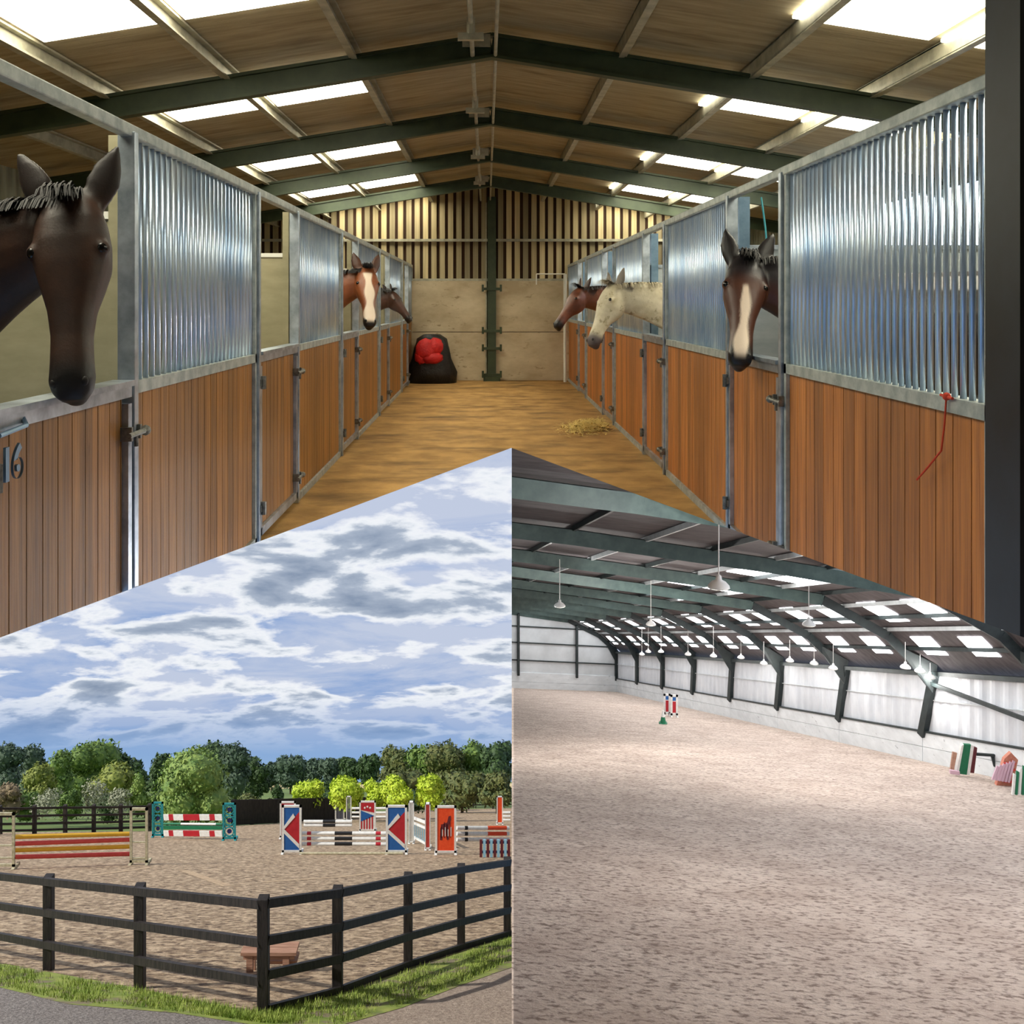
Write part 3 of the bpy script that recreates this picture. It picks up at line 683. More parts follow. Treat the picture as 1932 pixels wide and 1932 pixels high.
# mounting bench
c=og(508,1832); t=thing('mounting_block','low pinkish timber bench standing on the sand behind the fence corner','bench',tuple(c))
pm=F/c.y
def bx(u0,u1,z0,z1,y0,y1): return (c.x+(u0-508)/pm,c.x+(u1-508)/pm,c.y+y0,c.y+y1,c.z+z0,c.z+z1)
for k in range(2): MB().box(*bx(458,562,.27,.31,-.12+k*.12,-.01+k*.12)).build('seat_plank','bench_wood',t)
for u in (468,536):
    for y in (-.1,.04): MB().box(*bx(u,u+12,-.08,.27,y,y+.05)).build('leg','bench_wood',t)
MB().box(*bx(462,558,.2,.27,-.09,-.06)).build('apron','bench_wood',t)
MB().box(*bx(432,500,.02,.07,-.30,-.14)).box(*bx(500,560,.1,.14,-.02,.18)).build('step_plank','bench_wood',t)
# ---- show jumps ----
def base(u,v): return og(u,v)
def wing(u0,u1,vt,vb,label,style,thick=.05,ladder=False):
    b=base((u0+u1)/2,vb); s=F/b.y; w_=(u1-u0)/s; h=(vb-vt)/s; x0=b.x-w_/2; x1=b.x+w_/2; y=b.y; z=b.z
    t=thing('jump_wing',label,'jump wing',tuple(b)); fr=style.get('frame','paint_white'); fw=min(.07,w_*.16)
    m_=MB(); m_.box(x0,x0+fw,y-thick/2,y+thick/2,z,z+h).box(x1-fw,x1,y-thick/2,y+thick/2,z,z+h).box(x0,x1,y-thick/2,y+thick/2,z+h-fw,z+h).box(x0,x1,y-thick/2,y+thick/2,z+.08,z+.08+fw)
    m_.build('frame',fr,t)
    MB().box(x0-.02,x0+.06,y-.28,y+.28,z-.02,z+.06).build('foot',fr,t); MB().box(x1-.06,x1+.02,y-.28,y+.28,z-.02,z+.06).build('foot',fr,t)
    ix0=x0+fw;ix1=x1-fw;iz0=z+.08+fw;iz1=z+h-fw; iw=ix1-ix0; ih=iz1-iz0
    if 'fill' in style: MB().box(ix0,ix1,y-.012,y+.012,iz0,iz1).build('panel',style['fill'],t)
    f=y-.02
    def tri(pp,m_,nm,dy=0): MB().poly([(ix0+a*iw,f-dy,iz0+b_*ih) for a,b_ in pp],.012,0,(0,1,0)).build(nm,m_,t)
    if style.get('kind')=='tri':
        tri([(0.02,.48),(1,.90),(1,.12)],'paint_red','red_triangle')
        tri([(0,.48),(.72,.78),(.6,.86),(.0,.56)],'paint_white','white_stripe',.012)
        tri([(0,.40),(1,.04),(1,.14),(.0,.50)],'paint_white','white_stripe',.012)
    if style.get('kind')=='mix':
        tri([(0,1),(1,1),(1,.62),(0,.72)],'paint_red','red_panel'); tri([(0,.7),(1,.5),(0,.28)],'paint_blue','blue_panel')
        q=MB()
        for i in range(5): q.poly([(ix0+iw*(i/5),f,iz0),(ix0+iw*(i/5+.1),f,iz0),(ix0+iw*(i/5+.1),f,iz0+ih*(.3+.05*i)),(ix0+iw*(i/5),f,iz0+ih*(.3+.05*i))],.012,0,(0,1,0))
        q.build('red_slats','paint_red',t)
        q=MB()
        for i in range(3): q.ball((ix0+iw*(.3+.2*i),f,iz0+ih*(.8+.04*(i%2))),(iw*.07,.01,iw*.08))
        q.build('white_mark','paint_white',t)
    if style.get('kind')=='slats':
        q=MB()
        for i in range(5): q.box(ix0+iw*(i+.2)/5,ix0+iw*(i+.62)/5,y-.015,y+.015,iz0,iz1)
        q.build('slats',style.get('slat','paint_grey'),t)
    if style.get('kind')=='lattice':
        q=MB()
        for i in range(3):
            cz=iz0+ih*(i+.5)/3; r=min(iw,ih/3)*.48
            for j in range(8):
                a0=math.pi*j/4;a1=math.pi*(j+1)/4
                q.beam((ix0+iw/2+r*math.cos(a0),y,cz+r*math.sin(a0)),(ix0+iw/2+r*math.cos(a1),y,cz+r*math.sin(a1)),.03,.05)
            for sx in (-1,1):
                for sz in (-1,1): q.beam((ix0+iw/2+sx*r*.7,y,cz+sz*r*.7),(ix0+iw/2+sx*iw/2,y,cz+sz*ih/6),.03,.05)
        q.build('lattice','paint_teal',t)
        q=MB()
        for i in range(3): q.ball((ix0+iw/2,y+.03,iz0+ih*(i+.5)/3),(iw*.25,.015,iw*.25))
        q.build('navy_disc','paint_navy',t)
    if style.get('kind')=='horse':
        q=MB(); a=[(.15,.25),(.28,.25),(.34,.5),(.5,.45),(.56,.25),(.68,.27),(.66,.55),(.8,.72),(.78,.82),(.66,.8),(.58,.66),(.3,.62),(.18,.52)]
        q.poly([(ix0+p*iw,f,iz0+r*ih) for p,r in a],.012,0,(0,1,0)); 
        for i in range(4): q.box(ix0+iw*(.22+.17*i),ix0+iw*(.26+.17*i),f,f+.012,iz0+ih*.3,iz0+ih*(.62+.05*(i%2)))
        q.build('cutout_pattern','paint_maroon',t)
        q=MB()
        for i in range(4): q.box(ix0+iw*(.28+.17*i),ix0+iw*(.32+.17*i),f-.004,f+.01,iz0+ih*.34,iz0+ih*(.5+.05*(i%2)))
        q.build('pale_slots','paint_white',t)
    if style.get('kind')=='ladder':
        for r in style['rungs']: MB().box(x0,x1,y-.02,y+.02,z+h*r-.02,z+h*r+.02).build('rung',fr,t)
    return t
def pole(u0,v0,u1,v1,vb0,vb1,bands,label,r=.05,plank=0,group=None,name='jump_pole',cat='jump pole'):
    Y0=og(0,vb0).y; Y1=og(0,vb1).y; A=at(u0,v0,Y0-.07); B=at(u1,v1,Y1-.07)
    q=MB(); ms=[]
    for f0,f1,m_ in bands:
        if m_ not in ms: ms.append(m_)
        a=A.lerp(B,f0);b=A.lerp(B,f1); i=ms.index(m_)
        if plank: q.beam(a,b,.035,plank,i)
        else: q.tube(a,b,r,10,mi=i)
    return tag(q.build(name,ms,smooth=False),label,cat,group)
# left: ladder wings with four poles
wing(-42,28,1533,1640,'weathered white ladder-style jump wing at the left edge of the picture',{'frame':'pole_weathered','kind':'ladder','rungs':(.2,.42)})
wing(245,279,1524,1632,'weathered brown ladder-style jump wing right of the yellow and red poles',{'frame':'pole_weathered','kind':'ladder','rungs':(.12,.4,.97)})
for i,(v0,v1,c,n) in enumerate(((1579,1573,'paint_yellow','topmost yellow'),(1592,1584,'paint_coral','upper red'),(1604,1597,'paint_yellow','lower yellow'),(1617,1611,'paint_coral','lowest red'))):
    pole(27,v0,247,v1,1638,1630,[(0,1,c)],n+' pole of the striped jump at left',r=.058)
    # supporting cups come with the wings
# teal jump
wing(287,308,1513,1580,'teal lattice jump wing left of the red and white planks',{'frame':'paint_teal','kind':'lattice'})
wing(420,445,1515,1586,'teal lattice jump wing right of the red and white planks',{'frame':'paint_teal','kind':'lattice'})
rw=[(0,.09,'paint_white'),(.09,.17,'paint_red'),(.17,.34,'paint_white'),(.34,.62,'paint_red'),(.62,.79,'paint_white'),(.79,.88,'paint_red'),(.88,1,'paint_white')]
pole(309,1542,419,1542,1582,1584,rw,'upper red and white plank between the teal wings',plank=.24,name='jump_plank',cat='jump plank')
pole(309,1554,419,1555,1582,1584,[(0,.3,'paint_green'),(.3,.9,'paint_white'),(.9,1,'paint_green')],'thin green and white pole between the teal wings',r=.04)
pole(309,1561,419,1562,1582,1584,[(0,1,'paint_green')],'plain dark green plank between the teal wings',plank=.14,name='jump_plank',cat='jump plank')
pole(309,1572,419,1573,1582,1584,rw,'lower red and white plank between the teal wings',plank=.22,name='jump_plank',cat='jump plank')
# main blue / red jump
TR={'fill':'paint_blue','kind':'tri'}
wing(528,558,1512,1583,'white jump wing with dark red top showing behind the left blue and red wing',{'fill':'paint_red'})
wing(532,569,1519,1612,'blue jump wing with red triangle, left end of the white and black poles',TR)
wing(728,768,1519,1612,'blue jump wing with red triangle, right end of the white and black poles',TR)
bk=[(0,.06,'paint_white'),(.06,.11,'paint_red'),(.11,.39,'paint_white'),(.39,.6,'paint_black'),(.6,.88,'paint_white'),(.88,.94,'paint_red'),(.94,1,'paint_white')]
for v,n in ((1572,'top'),(1582,'middle'),(1592,'bottom')): pole(570,v,728,v,1611,1611,bk,n+' white pole with black centre on the blue and red jump',r=.055)
bb=[(0,.4,'paint_white'),(.4,.66,'paint_black'),(.66,1,'paint_white')]
for v,n in ((1550,'upper'),(1557,'lower')): pole(573,v,664,v,1590,1590,bb,n+' short white pole with dark centre behind the blue and red jump',r=.06)
pole(565,1610,760,1610,1612,1612,[(0,1,'pole_weathered')],'white ground pole lying in front of the blue and red jump',r=.04)
# rear jumps
wing(632,650,1500,1550,'white jump wing with grey slats standing behind the poles, by the diagonal brace',{'kind':'slats'})
wing(653,663,1502,1552,'narrow white slatted jump wing just right of the grey slatted wing',{'kind':'slats'})
wing(730,750,1500,1550,'white jump wing with grey slats behind the right blue and red wing',{'kind':'slats'})
wing(678,709,1511,1570,'white jump wing painted red and blue between the two slatted wings',{'kind':'mix','fill':'paint_white'})
for v,n in ((1525,'top'),(1533,'middle'),(1541,'bottom')): pole(664,v,732,v,1552,1552,[(0,.3,'paint_white'),(.3,.55,'paint_black'),(.55,1,'paint_white')],n+' white and black pole between the slatted wings',r=.06)
# right: white picket and orange
wing(771,781,1512,1592,'narrow white jump wing seen edge-on right of the blue and red wing',{'fill':'paint_white','kind':'x'},thick=.12)
wing(802,812,1515,1604,'narrow white jump wing with a pink streak left of the orange wing',{'fill':'paint_coral','kind':'x'},thick=.12)
A=og(780,1588);B=og(803,1602)
t=thing('jump_gate','white picket jump gate hung between the two narrow white wings','jump gate',tuple(A))
q=MB(); a1=A+V((0,0,.75));b1=B+V((0,0,.75)); q.beam(a1+V((0,0,.2)),b1+V((0,0,.2)),.05,.1).beam(a1,b1,.05,.08).beam(A+V((0,0,.2)),B+V((0,0,.2)),.05,.08)
q.build('rails','paint_white',t)
q=MB()
for i in range(6): p=A.lerp(B,(i+.5)/6); q.box(p.x-.02,p.x+.02,p.y-.03,p.y,p.z+.18,p.z+.75)
q.build('pickets','paint_paleblue',t)
wing(821,861,1520,1613,'orange jump wing with a cut-out pattern in a white frame',{'fill':'paint_orange','kind':'horse'})
ob=[(0,.14,'paint_white'),(.14,.2,'paint_black'),(.2,.58,'paint_white'),(.58,.95,'paint_orange'),(.95,1,'paint_white')]
for v,n in ((1562,'top'),(1573,'second'),(1584,'third')): pole(862,v,960,v,1611,1608,ob if v<1580 else [(0,.14,'paint_white'),(.14,.2,'paint_black'),(.2,1,'paint_white')],n+' white and orange pole right of the orange wing' if v<1580 else 'lowest white pole with a black band right of the orange wing',r=.06)
b=og(935,1618); s=F/b.y; t=thing('picket_filler','low dark red and pale blue picket filler at the right edge behind the black fence','jump filler',tuple(b))
q=MB(); q2=MB()
for i in range(9):
    u=907+i*6.6; x=b.x+(u-935)/s; (q if i%2 else q2).box(x-.035,x+.045,b.y-.02,b.y+.02,b.z+.02,b.z+34/s)
q.build('blue_pickets','paint_paleblue',t); q2.build('dark_pickets','paint_maroon',t)
MB().box(b.x-28/s,b.x+26/s,b.y-.0,b.y+.05,b.z+8/s,b.z+12/s).box(b.x-28/s,b.x+26/s,b.y-.0,b.y+.05,b.z+26/s,b.z+30/s).build('rails','paint_navy',t)
wing(937,949,1502,1556,'small white jump wing with an orange panel at the far right',{'fill':'paint_orange'})
for v,n in ((1533,'upper'),(1540,'middle'),(1547,'lower')): pole(949,v,963,v,1556,1556,[(0,1,'paint_white')],n+' short white pole beside the small orange wing at the far right',r=.06)
# ---- trees ----
def tree(u,vt,vb,hw,Y,leaf,label,name='leafy_tree',cat='tree',n=3400,lob=9,trunk=True,size=1.0,shape=1.0,group=None,base_v=None,core=True):
    s=F/Y; top=at(u,vt,Y).z; bot=at(u,vb,Y).z; R=hw/s; c=at(u,vb,Y); hgt=top-bot; ground=oz(Y)
    rnd=random.Random(int(u*7+Y)); t=thing(name,label,cat,(c.x,Y,min(ground,bot)),group)
    lobes=[]
    for i in range(lob):
        a=rnd.uniform(0,6.28); rr=R*rnd.uniform(.15,.62); zz_=bot+hgt*rnd.uniform(.25,.8); k=R*rnd.uniform(.32,.5)
        shrink=1-.45*max(0,(zz_-bot)/hgt-.45)*shape
        lobes.append((V((c.x+rr*math.cos(a)*shrink,Y+rr*math.sin(a)*.8,zz_)),k,min(hgt*.3,k*1.05)))
    lobes.append((V((c.x,Y,top-hgt*.3)),R*.5,hgt*.3)); lobes.append((V((c.x,Y,bot+hgt*.32)),R*.72,hgt*.36))
    q=MB()
    for lc,a,b in (lobes if core else []): q.ball(lc,(a*.86,a*.86,b*.86),0,2,.09)
    ls=max(.09,3.2/s)*size
    for i in range(n):
        lc,a,b=rnd.choice(lobes); d=V((rnd.gauss(0,1),rnd.gauss(0,1),rnd.gauss(0,1))).normalized(); k=rnd.uniform(.85,1.13)
        p=lc+V((d.x*a,d.y*a,d.z*b))*k
        w1=V((rnd.gauss(0,1),rnd.gauss(0,1),rnd.gauss(0,1))).normalized(); w2=w1.cross(d+V((.01,.02,.03))).normalized()
        l=ls*rnd.uniform(.6,1.5); q.add([p-w1*l,p+w2*l*.6,p+w1*l,p-w2*l*.6],[(0,1,2,3)])
    q.build('foliage',leaf,t)
    if trunk: MB().tube((c.x,Y,ground-.3),(c.x,Y,bot+hgt*.4),max(.12,R*.06),8,max(.07,R*.035)).build('trunk','bark',t)
    return t
T=[ # u, vtop, vbot, halfwidth, Y, leaf, label
(10,1402,1500,42,95,'leaf_blue','tall dark tree at the left edge of the tree line'),
(62,1405,1500,38,100,'leaf_blue','bluish green tree second from the left edge'),
(112,1418,1510,40,85,'leaf_mid','mid green tree left of the tall rounded one'),
(165,1400,1500,62,90,'leaf_mid','tall rounded tree above the left paddock, highest on that side'),
(215,1412,1500,40,95,'leaf_dark','dark tree leaning against the right of the tall rounded one'),
(215,1440,1520,58,66,'leaf_olive','yellow-green tree in front of the tall rounded one'),
(255,1432,1505,30,110,'leaf_dark','dark distant tree in the dip left of the big willow'),
(300,1424,1500,30,100,'leaf_dark','dark tree peeping over the left shoulder of the big willow'),
(395,1410,1500,55,88,'leaf_dark','dark tree behind the top of the big willow'),
(444,1402,1508,36,84,'leaf_blue','tall open-crowned tree right of the big willow'),
(478,1428,1508,30,92,'leaf_dark','dark tree at the right foot of the open-crowned tree'),
(350,1424,1538,92,56,'leaf_willow','big bushy willow directly behind the teal jump'),
(72,1440,1525,34,64,'leaf_olive','slim yellowish tree among the left shrubs'),
(512,1440,1481,26,190,'leaf_blue','small distant tree left end of the far row'),  # bluish leaf colour stands in for haze over the far row
(548,1427,1481,34,180,'leaf_blue','largest tree of the far row beyond the stubble'),
(590,1433,1481,28,190,'leaf_blue','third tree of the far row beyond the stubble'),
(625,1432,1481,28,185,'leaf_blue','fourth tree of the far row beyond the stubble'),
(660,1431,1478,26,175,'leaf_dark','fifth darker tree of the far row'),
(697,1429,1478,26,170,'leaf_dark','dark tree where the far row meets the right wood'),
(752,1412,1500,46,100,'leaf_autumn','left outer tree of the big wood on the right'),
(800,1408,1500,44,96,'leaf_mid','second tree of the big wood on the right'),
(845,1400,1500,46,92,'leaf_autumn','tallest rusty green tree in the big wood on the right'),
(892,1398,1500,46,94,'leaf_mid','mid green tree high in the right wood'),
(938,1402,1500,44,90,'leaf_dark','dark tree at the right end of the wood'),
(775,1455,1515,50,80,'leaf_autumn','low spreading tree in front of the right wood'),
(872,1462,1518,52,76,'leaf_autumn','low tree in front of the right wood beside the last lime bush'),
(938,1458,1518,34,74,'leaf_autumn','low rounded tree in front of the right end of the wood'),
]
for (u,a,b,hw,Y,lf,lb) in T: tree(u,a,b,hw,Y,lf,lb,n=2600 if Y>60 else 6000)
for (u,a,b,hw,Y,lb) in ((583,1474,1524,36,62,'bright lime bush behind the left end of the centre jumps'),(655,1470,1524,42,60,'bright lime bush above the grey slatted wing'),(712,1478,1520,28,62,'small bright lime bush between the two rear slatted wings'),(748,1470,1520,35,60,'bright lime bush above the right blue and red wing'),(814,1468,1522,32,60,'rounded bright lime bush standing apart at the right')):
    tree(u,a,b,hw,Y,'leaf_lime',lb,name='lime_bush',cat='bush',n=2600,trunk=False,size=.9)
for (u,a,b,hw,Y,lf,lb) in ((18,1478,1540,34,56,'leaf_russet','russet brown bush at the left edge behind the far fence'),(92,1488,1542,38,54,'leaf_silver','pale silvery shrub behind the far fence, leftmost'),(172,1470,1540,36,54,'leaf_silver','tall silvery shrub behind the striped jump'),(228,1490,1542,30,54,'leaf_silver','low silvery shrub right of the tall silvery one'),(262,1455,1540,22,55,'leaf_willow','slim upright shrub left of the big willow'),(130,1495,1545,30,53,'leaf_mid','low green shrub between the silvery shrubs'),(50,1496,1548,30,57,'leaf_mid','green bush between the russet bush and the first silvery shrub'),(205,1500,1550,26,57,'leaf_dark','dark low bush in the gap between the two right silvery shrubs'),(290,1500,1545,24,58,'leaf_mid','low green bush at the left foot of the big willow'),(470,1505,1530,30,70,'leaf_autumn','dull hedge bush at the right foot of the big willow'),(780,1500,1525,40,64,'leaf_dark','dark low bush between the last two lime bushes'),(620,1502,1525,40,66,'leaf_dark','dark low bush between the first two lime bushes'),(505,1512,1535,28,66,'leaf_autumn','low dull hedge bush right of the teal jump'),(524,1482,1508,12,110,'leaf_dark','small round tree on the green field'),(620,1476,1495,10,100,'leaf_dark','small dark bush on the edge of the stubble')):
    tree(u,a,b,hw,Y,lf,lb,name='shrub',cat='shrub',n=1500 if lf!='leaf_silver' else 1300,trunk=False,size=.8 if lf!='leaf_silver' else .6,core=lf!='leaf_silver')
# ================= INDOOR ARENA =================
HA=3.3
def az(X,Y): return H-HA-.3374*Y-.05*X
def ag(u,v):
    hy=1200+.05*(u-697); Y=F*HA/(v-hy); return at(u,v,Y)
P0=V((9.92,76.5,0)); dw=V((.115,-.9934,0)).normalized(); dt=V((-.96,-.278,0)).normalized(); BAY=6.1
def prof(t):
    K=[(0,0),(1.5,1.4),(4,2.8),(8.5,3.8),(14,4.9),(22,6.3)]
    for (a,b),(c,d) in zip(K,K[1:]):
        if t<=c: return b+(d-b)*(t-a)/(c-a)
    return K[-1][1]
EA=3.0
def rp(w_,t,dz=0):
    p=P0+dw*w_; z=az(p.x,p.y)+EA+prof(t)+dz; q=p+dt*t; return V((q.x,q.y,z))
def wp(w_,h): p=P0+dw*w_; return V((p.x,p.y,az(p.x,p.y)+h))
W1=73.0
q=MB(); pts=[P0+dt*14, P0, P0+dw*W1, P0+dw*W1+dt*26]
q.add([V((p.x,p.y,az(p.x,p.y))) for p in pts],[(0,1,2,3)]); fo=q.build('floor','arena_floor',clip='A',kind='structure')
# right wall
for nm,h0,h1,off,m_ in (('wall_right',1.0,EA,0,'arena_cladding'),):
    q=MB(); n=int(52/.16); P_=[]
    for i in range(n+1):
        o=dt*(.0 if (i//2)%2 else -.045); w0=i*.16; P_+=[wp(w0,h0)+o,wp(w0,h1)+o]
    q.add(P_,[(2*i,2*i+2,2*i+3,2*i+1) for i in range(n)])
    wr_=q.build(nm,m_,clip='A',kind='structure')
for i in range(12):
    w0=i*BAY; w1=w0+BAY-.03; q=MB()
    if i>9: continue
    for h0,h1 in ((.0,.5),(.515,1.0)):
        p=[wp(w0,h0),wp(w1,h0),wp(w1,h1),wp(w0,h1)]; q.poly(p,.08,0,dt)
    q.build('kick_board','kick_board',wr_,clip='A')
MB().beam(wp(0,.5)-dt*.01,wp(55,.5)-dt*.01,.01,.02).build('kick_joint','kick_joint',wr_,clip='A')
MB().beam(wp(0,1.02)+dt*.06,wp(55,1.02)+dt*.06,.1,.06).beam(wp(0,EA)+dt*.1,wp(55,EA)+dt*.1,.2,.14).build('dark_rail','arena_frame',wr_,clip='A')
MB().beam(wp(0,2.1)+dt*.02,wp(52,2.1)+dt*.02,.04,.03).build('light_rail','arena_purlin',wr_,clip='A')
# far wall
tm=13.0
def fp(t,h): p=P0+dt*t; return V((p.x,p.y,az(p.x,p.y)+h))
q=MB(); ts=[0,1.5,4,8.5,13]
for a,b in zip(ts,ts[1:]): q.add([fp(a,1.0),fp(b,1.0),rp(0,b,.3),rp(0,a,.3)],[(0,1,2,3)])
wf=q.build('wall_far','arena_cladding_far',clip='A',kind='structure')
q=MB(); q.poly([fp(0,0),fp(tm,0),fp(tm,.5),fp(0,.5)],.08,0,dw).poly([fp(0,.52),fp(tm,.52),fp(tm,1.2),fp(0,1.2)],.08,0,dw); q.build('kick_board','kick_board',wf,clip='A')
q=MB()
for h in (2.1,3.4,4.6): q.beam(fp(0,h)+dw*.06,fp(tm,h)+dw*.06,.08,.07)
q.build('sheeting_rail','arena_frame',wf,clip='A')
for t_ in (3.3,7.9):
    MB().beam(fp(t_,1.0)+dw*.15,rp(0,t_)+dw*.15,.16,.16,side=dt).build('gable_post','arena_frame',wf,clip='A')
# thin sheet added edge-on along the cut to keep sun and sky out
q=MB(); q.add([V((.0249*y,y,az(0,y))) for y in (8.5,75.5)]+[V((.0249*75.5,75.5,az(0,75.5)+12)),V((.0249*45,45,H-(NR.x*.0249*45+NR.y*45)/NR.z)),V((.0249*8.5,8.5,H-(NR.x*.2117+NR.y*8.5)/NR.z))],[(0,1,2,3,4)]); q.build('wall_left','outer_sheet',kind='structure')
P_=[V((x,y,H-(NR.x*x+NR.y*y)/NR.z)) for x,y in ((.0249*18,18),(4.9,18),(24,27),(26,46),(.0249*46,46))]
MB().add(P_,[(0,1,2,3,4)]).build('added_sun_screen_1','diffuser_sheet',kind='structure')  # unseen sheet added on the cut plane, stops and diffuses sun entering the arena
# roof
q=MB(); ts=[-.3,1.5,4,8.5,14,22]; ws=[i*BAY for i in range(13)]
for a,b in zip(ts,ts[1:]):
    for w0,w1 in zip(ws,ws[1:]): q.add([rp(w0,a,.28),rp(w1,a,.28),rp(w1,b,.28),rp(w0,b,.28)],[(0,1,2,3)])
q.build('ceiling','arena_roof',clip='A',kind='structure')
# purlins
for k,t_ in enumerate((.75,1.5,2.3,3.15,4,5.5,7,8.5,10.3,12.1,14)):
    o=MB().beam(rp(0,t_,.2),rp(70,t_,.2),.07,.12).build('arena_purlin','arena_purlin' if k%2 else 'arena_frame',clip='A')
    if o: tag(o,'long roof purlin of the indoor arena, number %s up from the right eaves'%['one','two','three','four','five','six','seven','eight','nine','ten','eleven'][k],'purlin','purlins under the arena roof')
# frames
for i in range(12):
    w0=i*BAY
    if i==11: continue
    lean=.0 if i<2 else .12*(i-1)
    b=wp(w0,0.9)+dt*.1; tp=wp(min(W1,w0+lean),EA)+dt*.1
    order=['in the far corner','second from the far corner','third from the far corner','fourth from the far corner','fifth from the far corner','sixth from the far corner','seventh from the far corner','beside the diagonal brace, nearest in view','beyond the right edge','farther beyond the right edge','close to the camera side','closest to the camera side'][i]
    t=thing('portal_frame','dark steel portal frame of the indoor arena, '+order,'steel frame',tuple(wp(w0,0)))
    MB().beam(b,tp,.22,.26,side=dt).build('column','arena_frame',t,clip='A')
    MB().poly([wp(w0+lean,EA-.6)+dt*.2-dw*.07,rp(w0,.9,-.15)-dw*.07,rp(w0,.9,.1)-dw*.07,wp(w0+lean,EA+.3)-dw*.07],.14,0,dw).build('haunch','arena_frame',t,clip='A')
    P=[rp(w0,x) for x in (0,1.5,4,8.5,14,22)]; q=MB(); q2=MB()
    for j,(A,B) in enumerate(zip(P,P[1:])): (q if j<2 else q2).beam(A,B,.14,.3 if j<2 else .36)
    q.build('lower_rafter','arena_frame',t,clip='A'); q2.build('upper_rafter','arena_rafter',t,clip='A')
# brace
tag(MB().beam(wp(7*BAY+.3,2.75)+dt*.2,wp(8.6*BAY,1.2)+dt*.2,.08,.12).build('diagonal_brace','arena_frame',clip='A'),'dark diagonal steel brace across the right end of the arena side wall','brace')
# rooflights
def sky(w0,w1,t0,t1,label,row):
    q=MB(); P=[rp(w0,t0,.25),rp(w1,t0,.25),rp(w1,t1,.25),rp(w0,t1,.25)]
    q.add(P,[(0,1,2,3)]); o=q.build('arena_rooflight','arena_rooflight',clip='A')
    if o: tag(o,label,'skylight',row)
num=['first','second','third','fourth','fifth','sixth','seventh','eighth','ninth','tenth','eleventh']
for i in range(9):
    for j,(f0,f1) in enumerate(((.14,.34),(.58,.78))):
        w0=(i+f0)*BAY; w1=(i+f1)*BAY
        sky(w0,w1,.45,1.15,'%s white rooflight, lowest row of the arena roof, %s bay from far corner'%(('farther','nearer')[j],num[i]),'lowest row of arena rooflights')
        sky(w0,w1,1.9,3.2,'%s white rooflight, second row of the arena roof, %s bay from far corner'%(('farther','nearer')[j],num[i]),'second row of arena rooflights')
    sky((i+.2)*BAY,(i+.5)*BAY,5.2,8.0,'long white rooflight, upper slope of the arena roof, %s bay from far corner'%num[i],'upper row of arena rooflights')
# pendant lamps
def roofz(X,Y):
    d=V((X,Y,0))-P0; det=dw.x*dt.y-dt.x*dw.y; w_=(d.x*dt.y-dt.x*d.y)/det; t_=(dw.x*d.y-d.x*dw.y)/det
    return rp(w_,max(0,t_)).z
LP=[(1356,1105,15.5,'largest, hanging closest to the camera'),(1228,1177,34,'high one left of the big lamp'),(1526,1177,26,'high one by the second rooflight row'),(1056,1142,30,'leftmost high one'),(1346,1237,48,'straight below the largest lamp'),(1398,1240,47,'just right of the one below the largest'),(1441,1251,45,'small one left of the fifth column'),(1490,1246,42,'left one of the middle trio'),(1536,1251,40,'centre one of the middle trio'),(1572,1260,38,'right one of the middle trio'),(1708,1258,33,'left one of the near trio'),(1736,1265,33,'centre one of the near trio'),(1755,1277,33,'right one of the near trio'),(1298,1234,52,'between the third and fourth columns'),(1247,1229,56,'by the third column'),(1223,1229,58,'by the second column'),(1211,1234,60,'farthest, near the corner')]
for X_,Y_ in ((13.5,20),(9.5,13.5),(7.5,9)):  # unseen extra lamps, added to brighten the near arena floor
    ld=bpy.data.lights.new('arena_fill_light','POINT'); ld.energy=560; ld.shadow_soft_size=.15; ld.color=(1,.97,.93); lo_=bpy.data.objects.new('arena_fill_light',ld); COL.objects.link(lo_); lo_.location=(X_,Y_,az(X_,Y_)+4.6)
    t=thing('pendant_lamp','unseen pendant lamp added to light the near arena floor, beyond the right edge','pendant lamp',(X_,Y_,az(X_,Y_)+4.75),'added lamps beyond the right edge')
    MB().lathe((X_,Y_,az(X_,Y_)+4.75),[(.17,-.03),(.165,.0),(.11,.06),(.05,.09),(.04,.15),(.02,.17)],18).build('lamp_shade','lamp_white',t,smooth=True)
for u,v,Y,l in LP:
    p=at(u,v,Y); k=1.0; zt=roofz(p.x,p.y); n_=(p-C0).dot(NR)
    t=thing('pendant_lamp','white bell pendant lamp in the arena, '+l,'pendant lamp',tuple(p),'pendant lamps of the indoor arena')
    MB().lathe(p,[(.17,-.03),(.165,.0),(.11,.06),(.05,.09),(.04,.15),(.02,.17)],18).build('lamp_shade','lamp_white',t,clip='A',smooth=True)
    ld=bpy.data.lights.new('arena_fill_light','POINT'); ld.energy={15.5:360,34:560,26:520,30:600}.get(Y,50); ld.shadow_soft_size=.12; ld.color=(1,.97,.93); lo_=bpy.data.objects.new('arena_fill_light',ld); COL.objects.link(lo_); lo_.location=p-V((0,0,.16))  # added fill light, the pendants themselves are not lit
    if zt>p.z+.3 and n_>-99: MB().tube(p+V((0,0,.16)),(p.x,p.y,zt),.01,6).build('suspension_rod','lamp_white',t,clip='A')
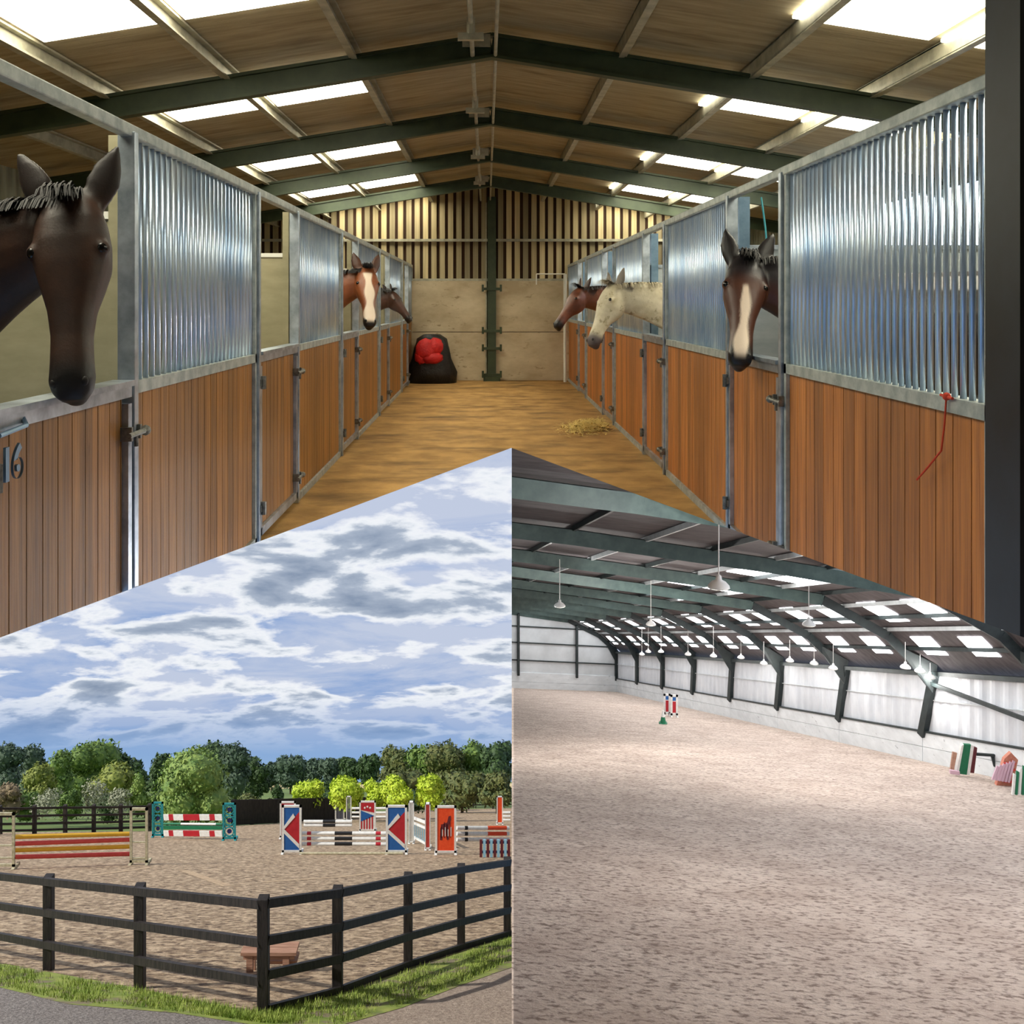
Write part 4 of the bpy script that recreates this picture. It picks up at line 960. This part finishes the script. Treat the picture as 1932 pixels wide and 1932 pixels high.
# small jump in the arena and cone
def awing(u0,u1,vt,vb,label,red=True):
    b=ag((u0+u1)/2,vb); s=F/b.y; x0=b.x-(u1-u0)/2/s; x1=b.x+(u1-u0)/2/s; h=(vb-vt)/s; y=b.y;z=b.z
    t=thing('jump_wing',label,'jump wing',tuple(b))
    MB().box(x0,x0+.1,y-.03,y+.03,z,z+h).box(x1-.1,x1,y-.03,y+.03,z,z+h).box(x0,x1,y-.03,y+.03,z+h-.1,z+h).box(x0,x1,y-.03,y+.03,z+.1,z+.2).build('frame','paint_white',t)
    MB().box(x0+.1,x1-.1,y-.015,y+.015,z+h*.74,z+h-.1).build('blue_panel','paint_blue',t); MB().box(x0+.1,x1-.1,y-.015,y+.015,z+h*.2,z+h*.7).build('red_panel','paint_red',t)
    MB().box(x0,x0+.08,y-.3,y+.3,z,z+.07).box(x1-.08,x1,y-.3,y+.3,z,z+.07).build('foot','paint_white',t)
awing(1252,1265,1309,1351,'left of two small blue and red jump wings in the indoor arena'); awing(1265,1279,1311,1353,'right of two small blue and red jump wings in the indoor arena')
b=ag(1251,1366); s=F/b.y; t=thing('marker_cone','green traffic-style cone with a pale tip in front of the arena jump wings','cone',tuple(b))
MB().lathe(b,[(8/s,0),(8/s,3/s),(5.5/s,3.2/s),(3.5/s,14/s)],14).build('cone_base','paint_green',t); MB().lathe(b+V((0,0,14/s)),[(3.5/s,0),(1.2/s,12/s)],14).build('cone_tip','paint_white',t)
# clutter at right wall
b=ag(1819,1465); s=F/b.y
def cb(u0,u1,v0,v1,y0=0,y1=.1): return (at(u0,v0,b.y).x,at(u1,v0,b.y).x,b.y+y0,b.y+y1,at(u0,v1,b.y).z,at(u0,v0,b.y).z)
t=thing('green_jump_board','dark green jump board with white edges leaning by the arena side wall','jump board',tuple(b))
def para(pts,dy,th): return MB().poly([V((at(u,v,b.y).x,b.y+dy,at(u,v,b.y).z)) for u,v in pts],th,0,(0,1,0))
para([(1808,1460),(1824,1462),(1832,1405),(1818,1404)],0,.08).build('board','paint_green',t)
para([(1824,1462),(1829,1462),(1837,1407),(1832,1405)],-.02,.12).build('edge','paint_white',t); para([(1803,1459),(1808,1460),(1818,1404),(1814,1406)],-.02,.12).build('edge','paint_white',t)
t=thing('brown_jump_stand','small brown wooden stand left of the green jump board','stand',tuple(ag(1798,1458)))
para([(1796,1456),(1803,1456),(1809,1424),(1801,1422)],.1,.06).build('upright','bench_wood',t); para([(1790,1457),(1808,1460),(1808,1453),(1790,1450)],-.1,.06).build('foot','pink_stripe',t)
t=thing('dark_jump_stand','dark red stand right of the green jump board','stand',tuple(ag(1838,1464)))
para([(1834,1461),(1841,1462),(1847,1414),(1842,1412)],.1,.06).build('upright','paint_maroon',t); para([(1846,1429),(1884,1431),(1884,1427),(1846,1424)],.1,.06).build('crossbar','arena_frame',t); para([(1874,1432),(1879,1450),(1882,1450),(1880,1431)],.1,.06).build('brace','arena_frame',t)
b=ag(1885,1482)
t=thing('wicker_jump_filler','pink and terracotta jump filler leaning at the right edge of the arena','jump filler',tuple(b))
para([(1880,1482),(1910,1484),(1921,1434),(1908,1420),(1895,1432)],0,.12).build('terracotta_panel','terracotta',t)
q=MB()
for i in range(6):
    u=1868+i*6; P=[(u,1468+i),(u+4,1469+i),(u+14,1444-i*2),(u+10,1442-i*2)]
    q.poly([V((at(x,y,b.y).x,b.y-.1,at(x,y,b.y).z)) for x,y in P],.04,0,(0,1,0))
q.build('pink_slats','pink_stripe',t)
q=MB()
for v in (1437,1449,1460,1472): q.poly([V((at(x,y,b.y).x,b.y-.06,at(x,y,b.y).z)) for x,y in ((1893,v),(1914,v+1),(1914,v+4),(1893,v+3))],.04,0,(0,1,0))
q.build('rungs','paint_coral',t)
b=ag(1922,1502)
t=thing('striped_jump_wing','white jump wing with dark green bars cut by the right edge of the picture','jump wing',tuple(b))
q=MB();q2=MB()
for i in range(5):
    u=1910+i*6; P=[(u,1500),(u+4,1500),(u+4+3,1462-i*5),(u+3,1460-i*5)]
    (q if i%2 else q2).poly([V((at(x,y,b.y).x,b.y,at(x,y,b.y).z)) for x,y in P],.06,0,(0,1,0))
q.build('green_bars','paint_green',t); q2.build('white_bars','paint_white',t)
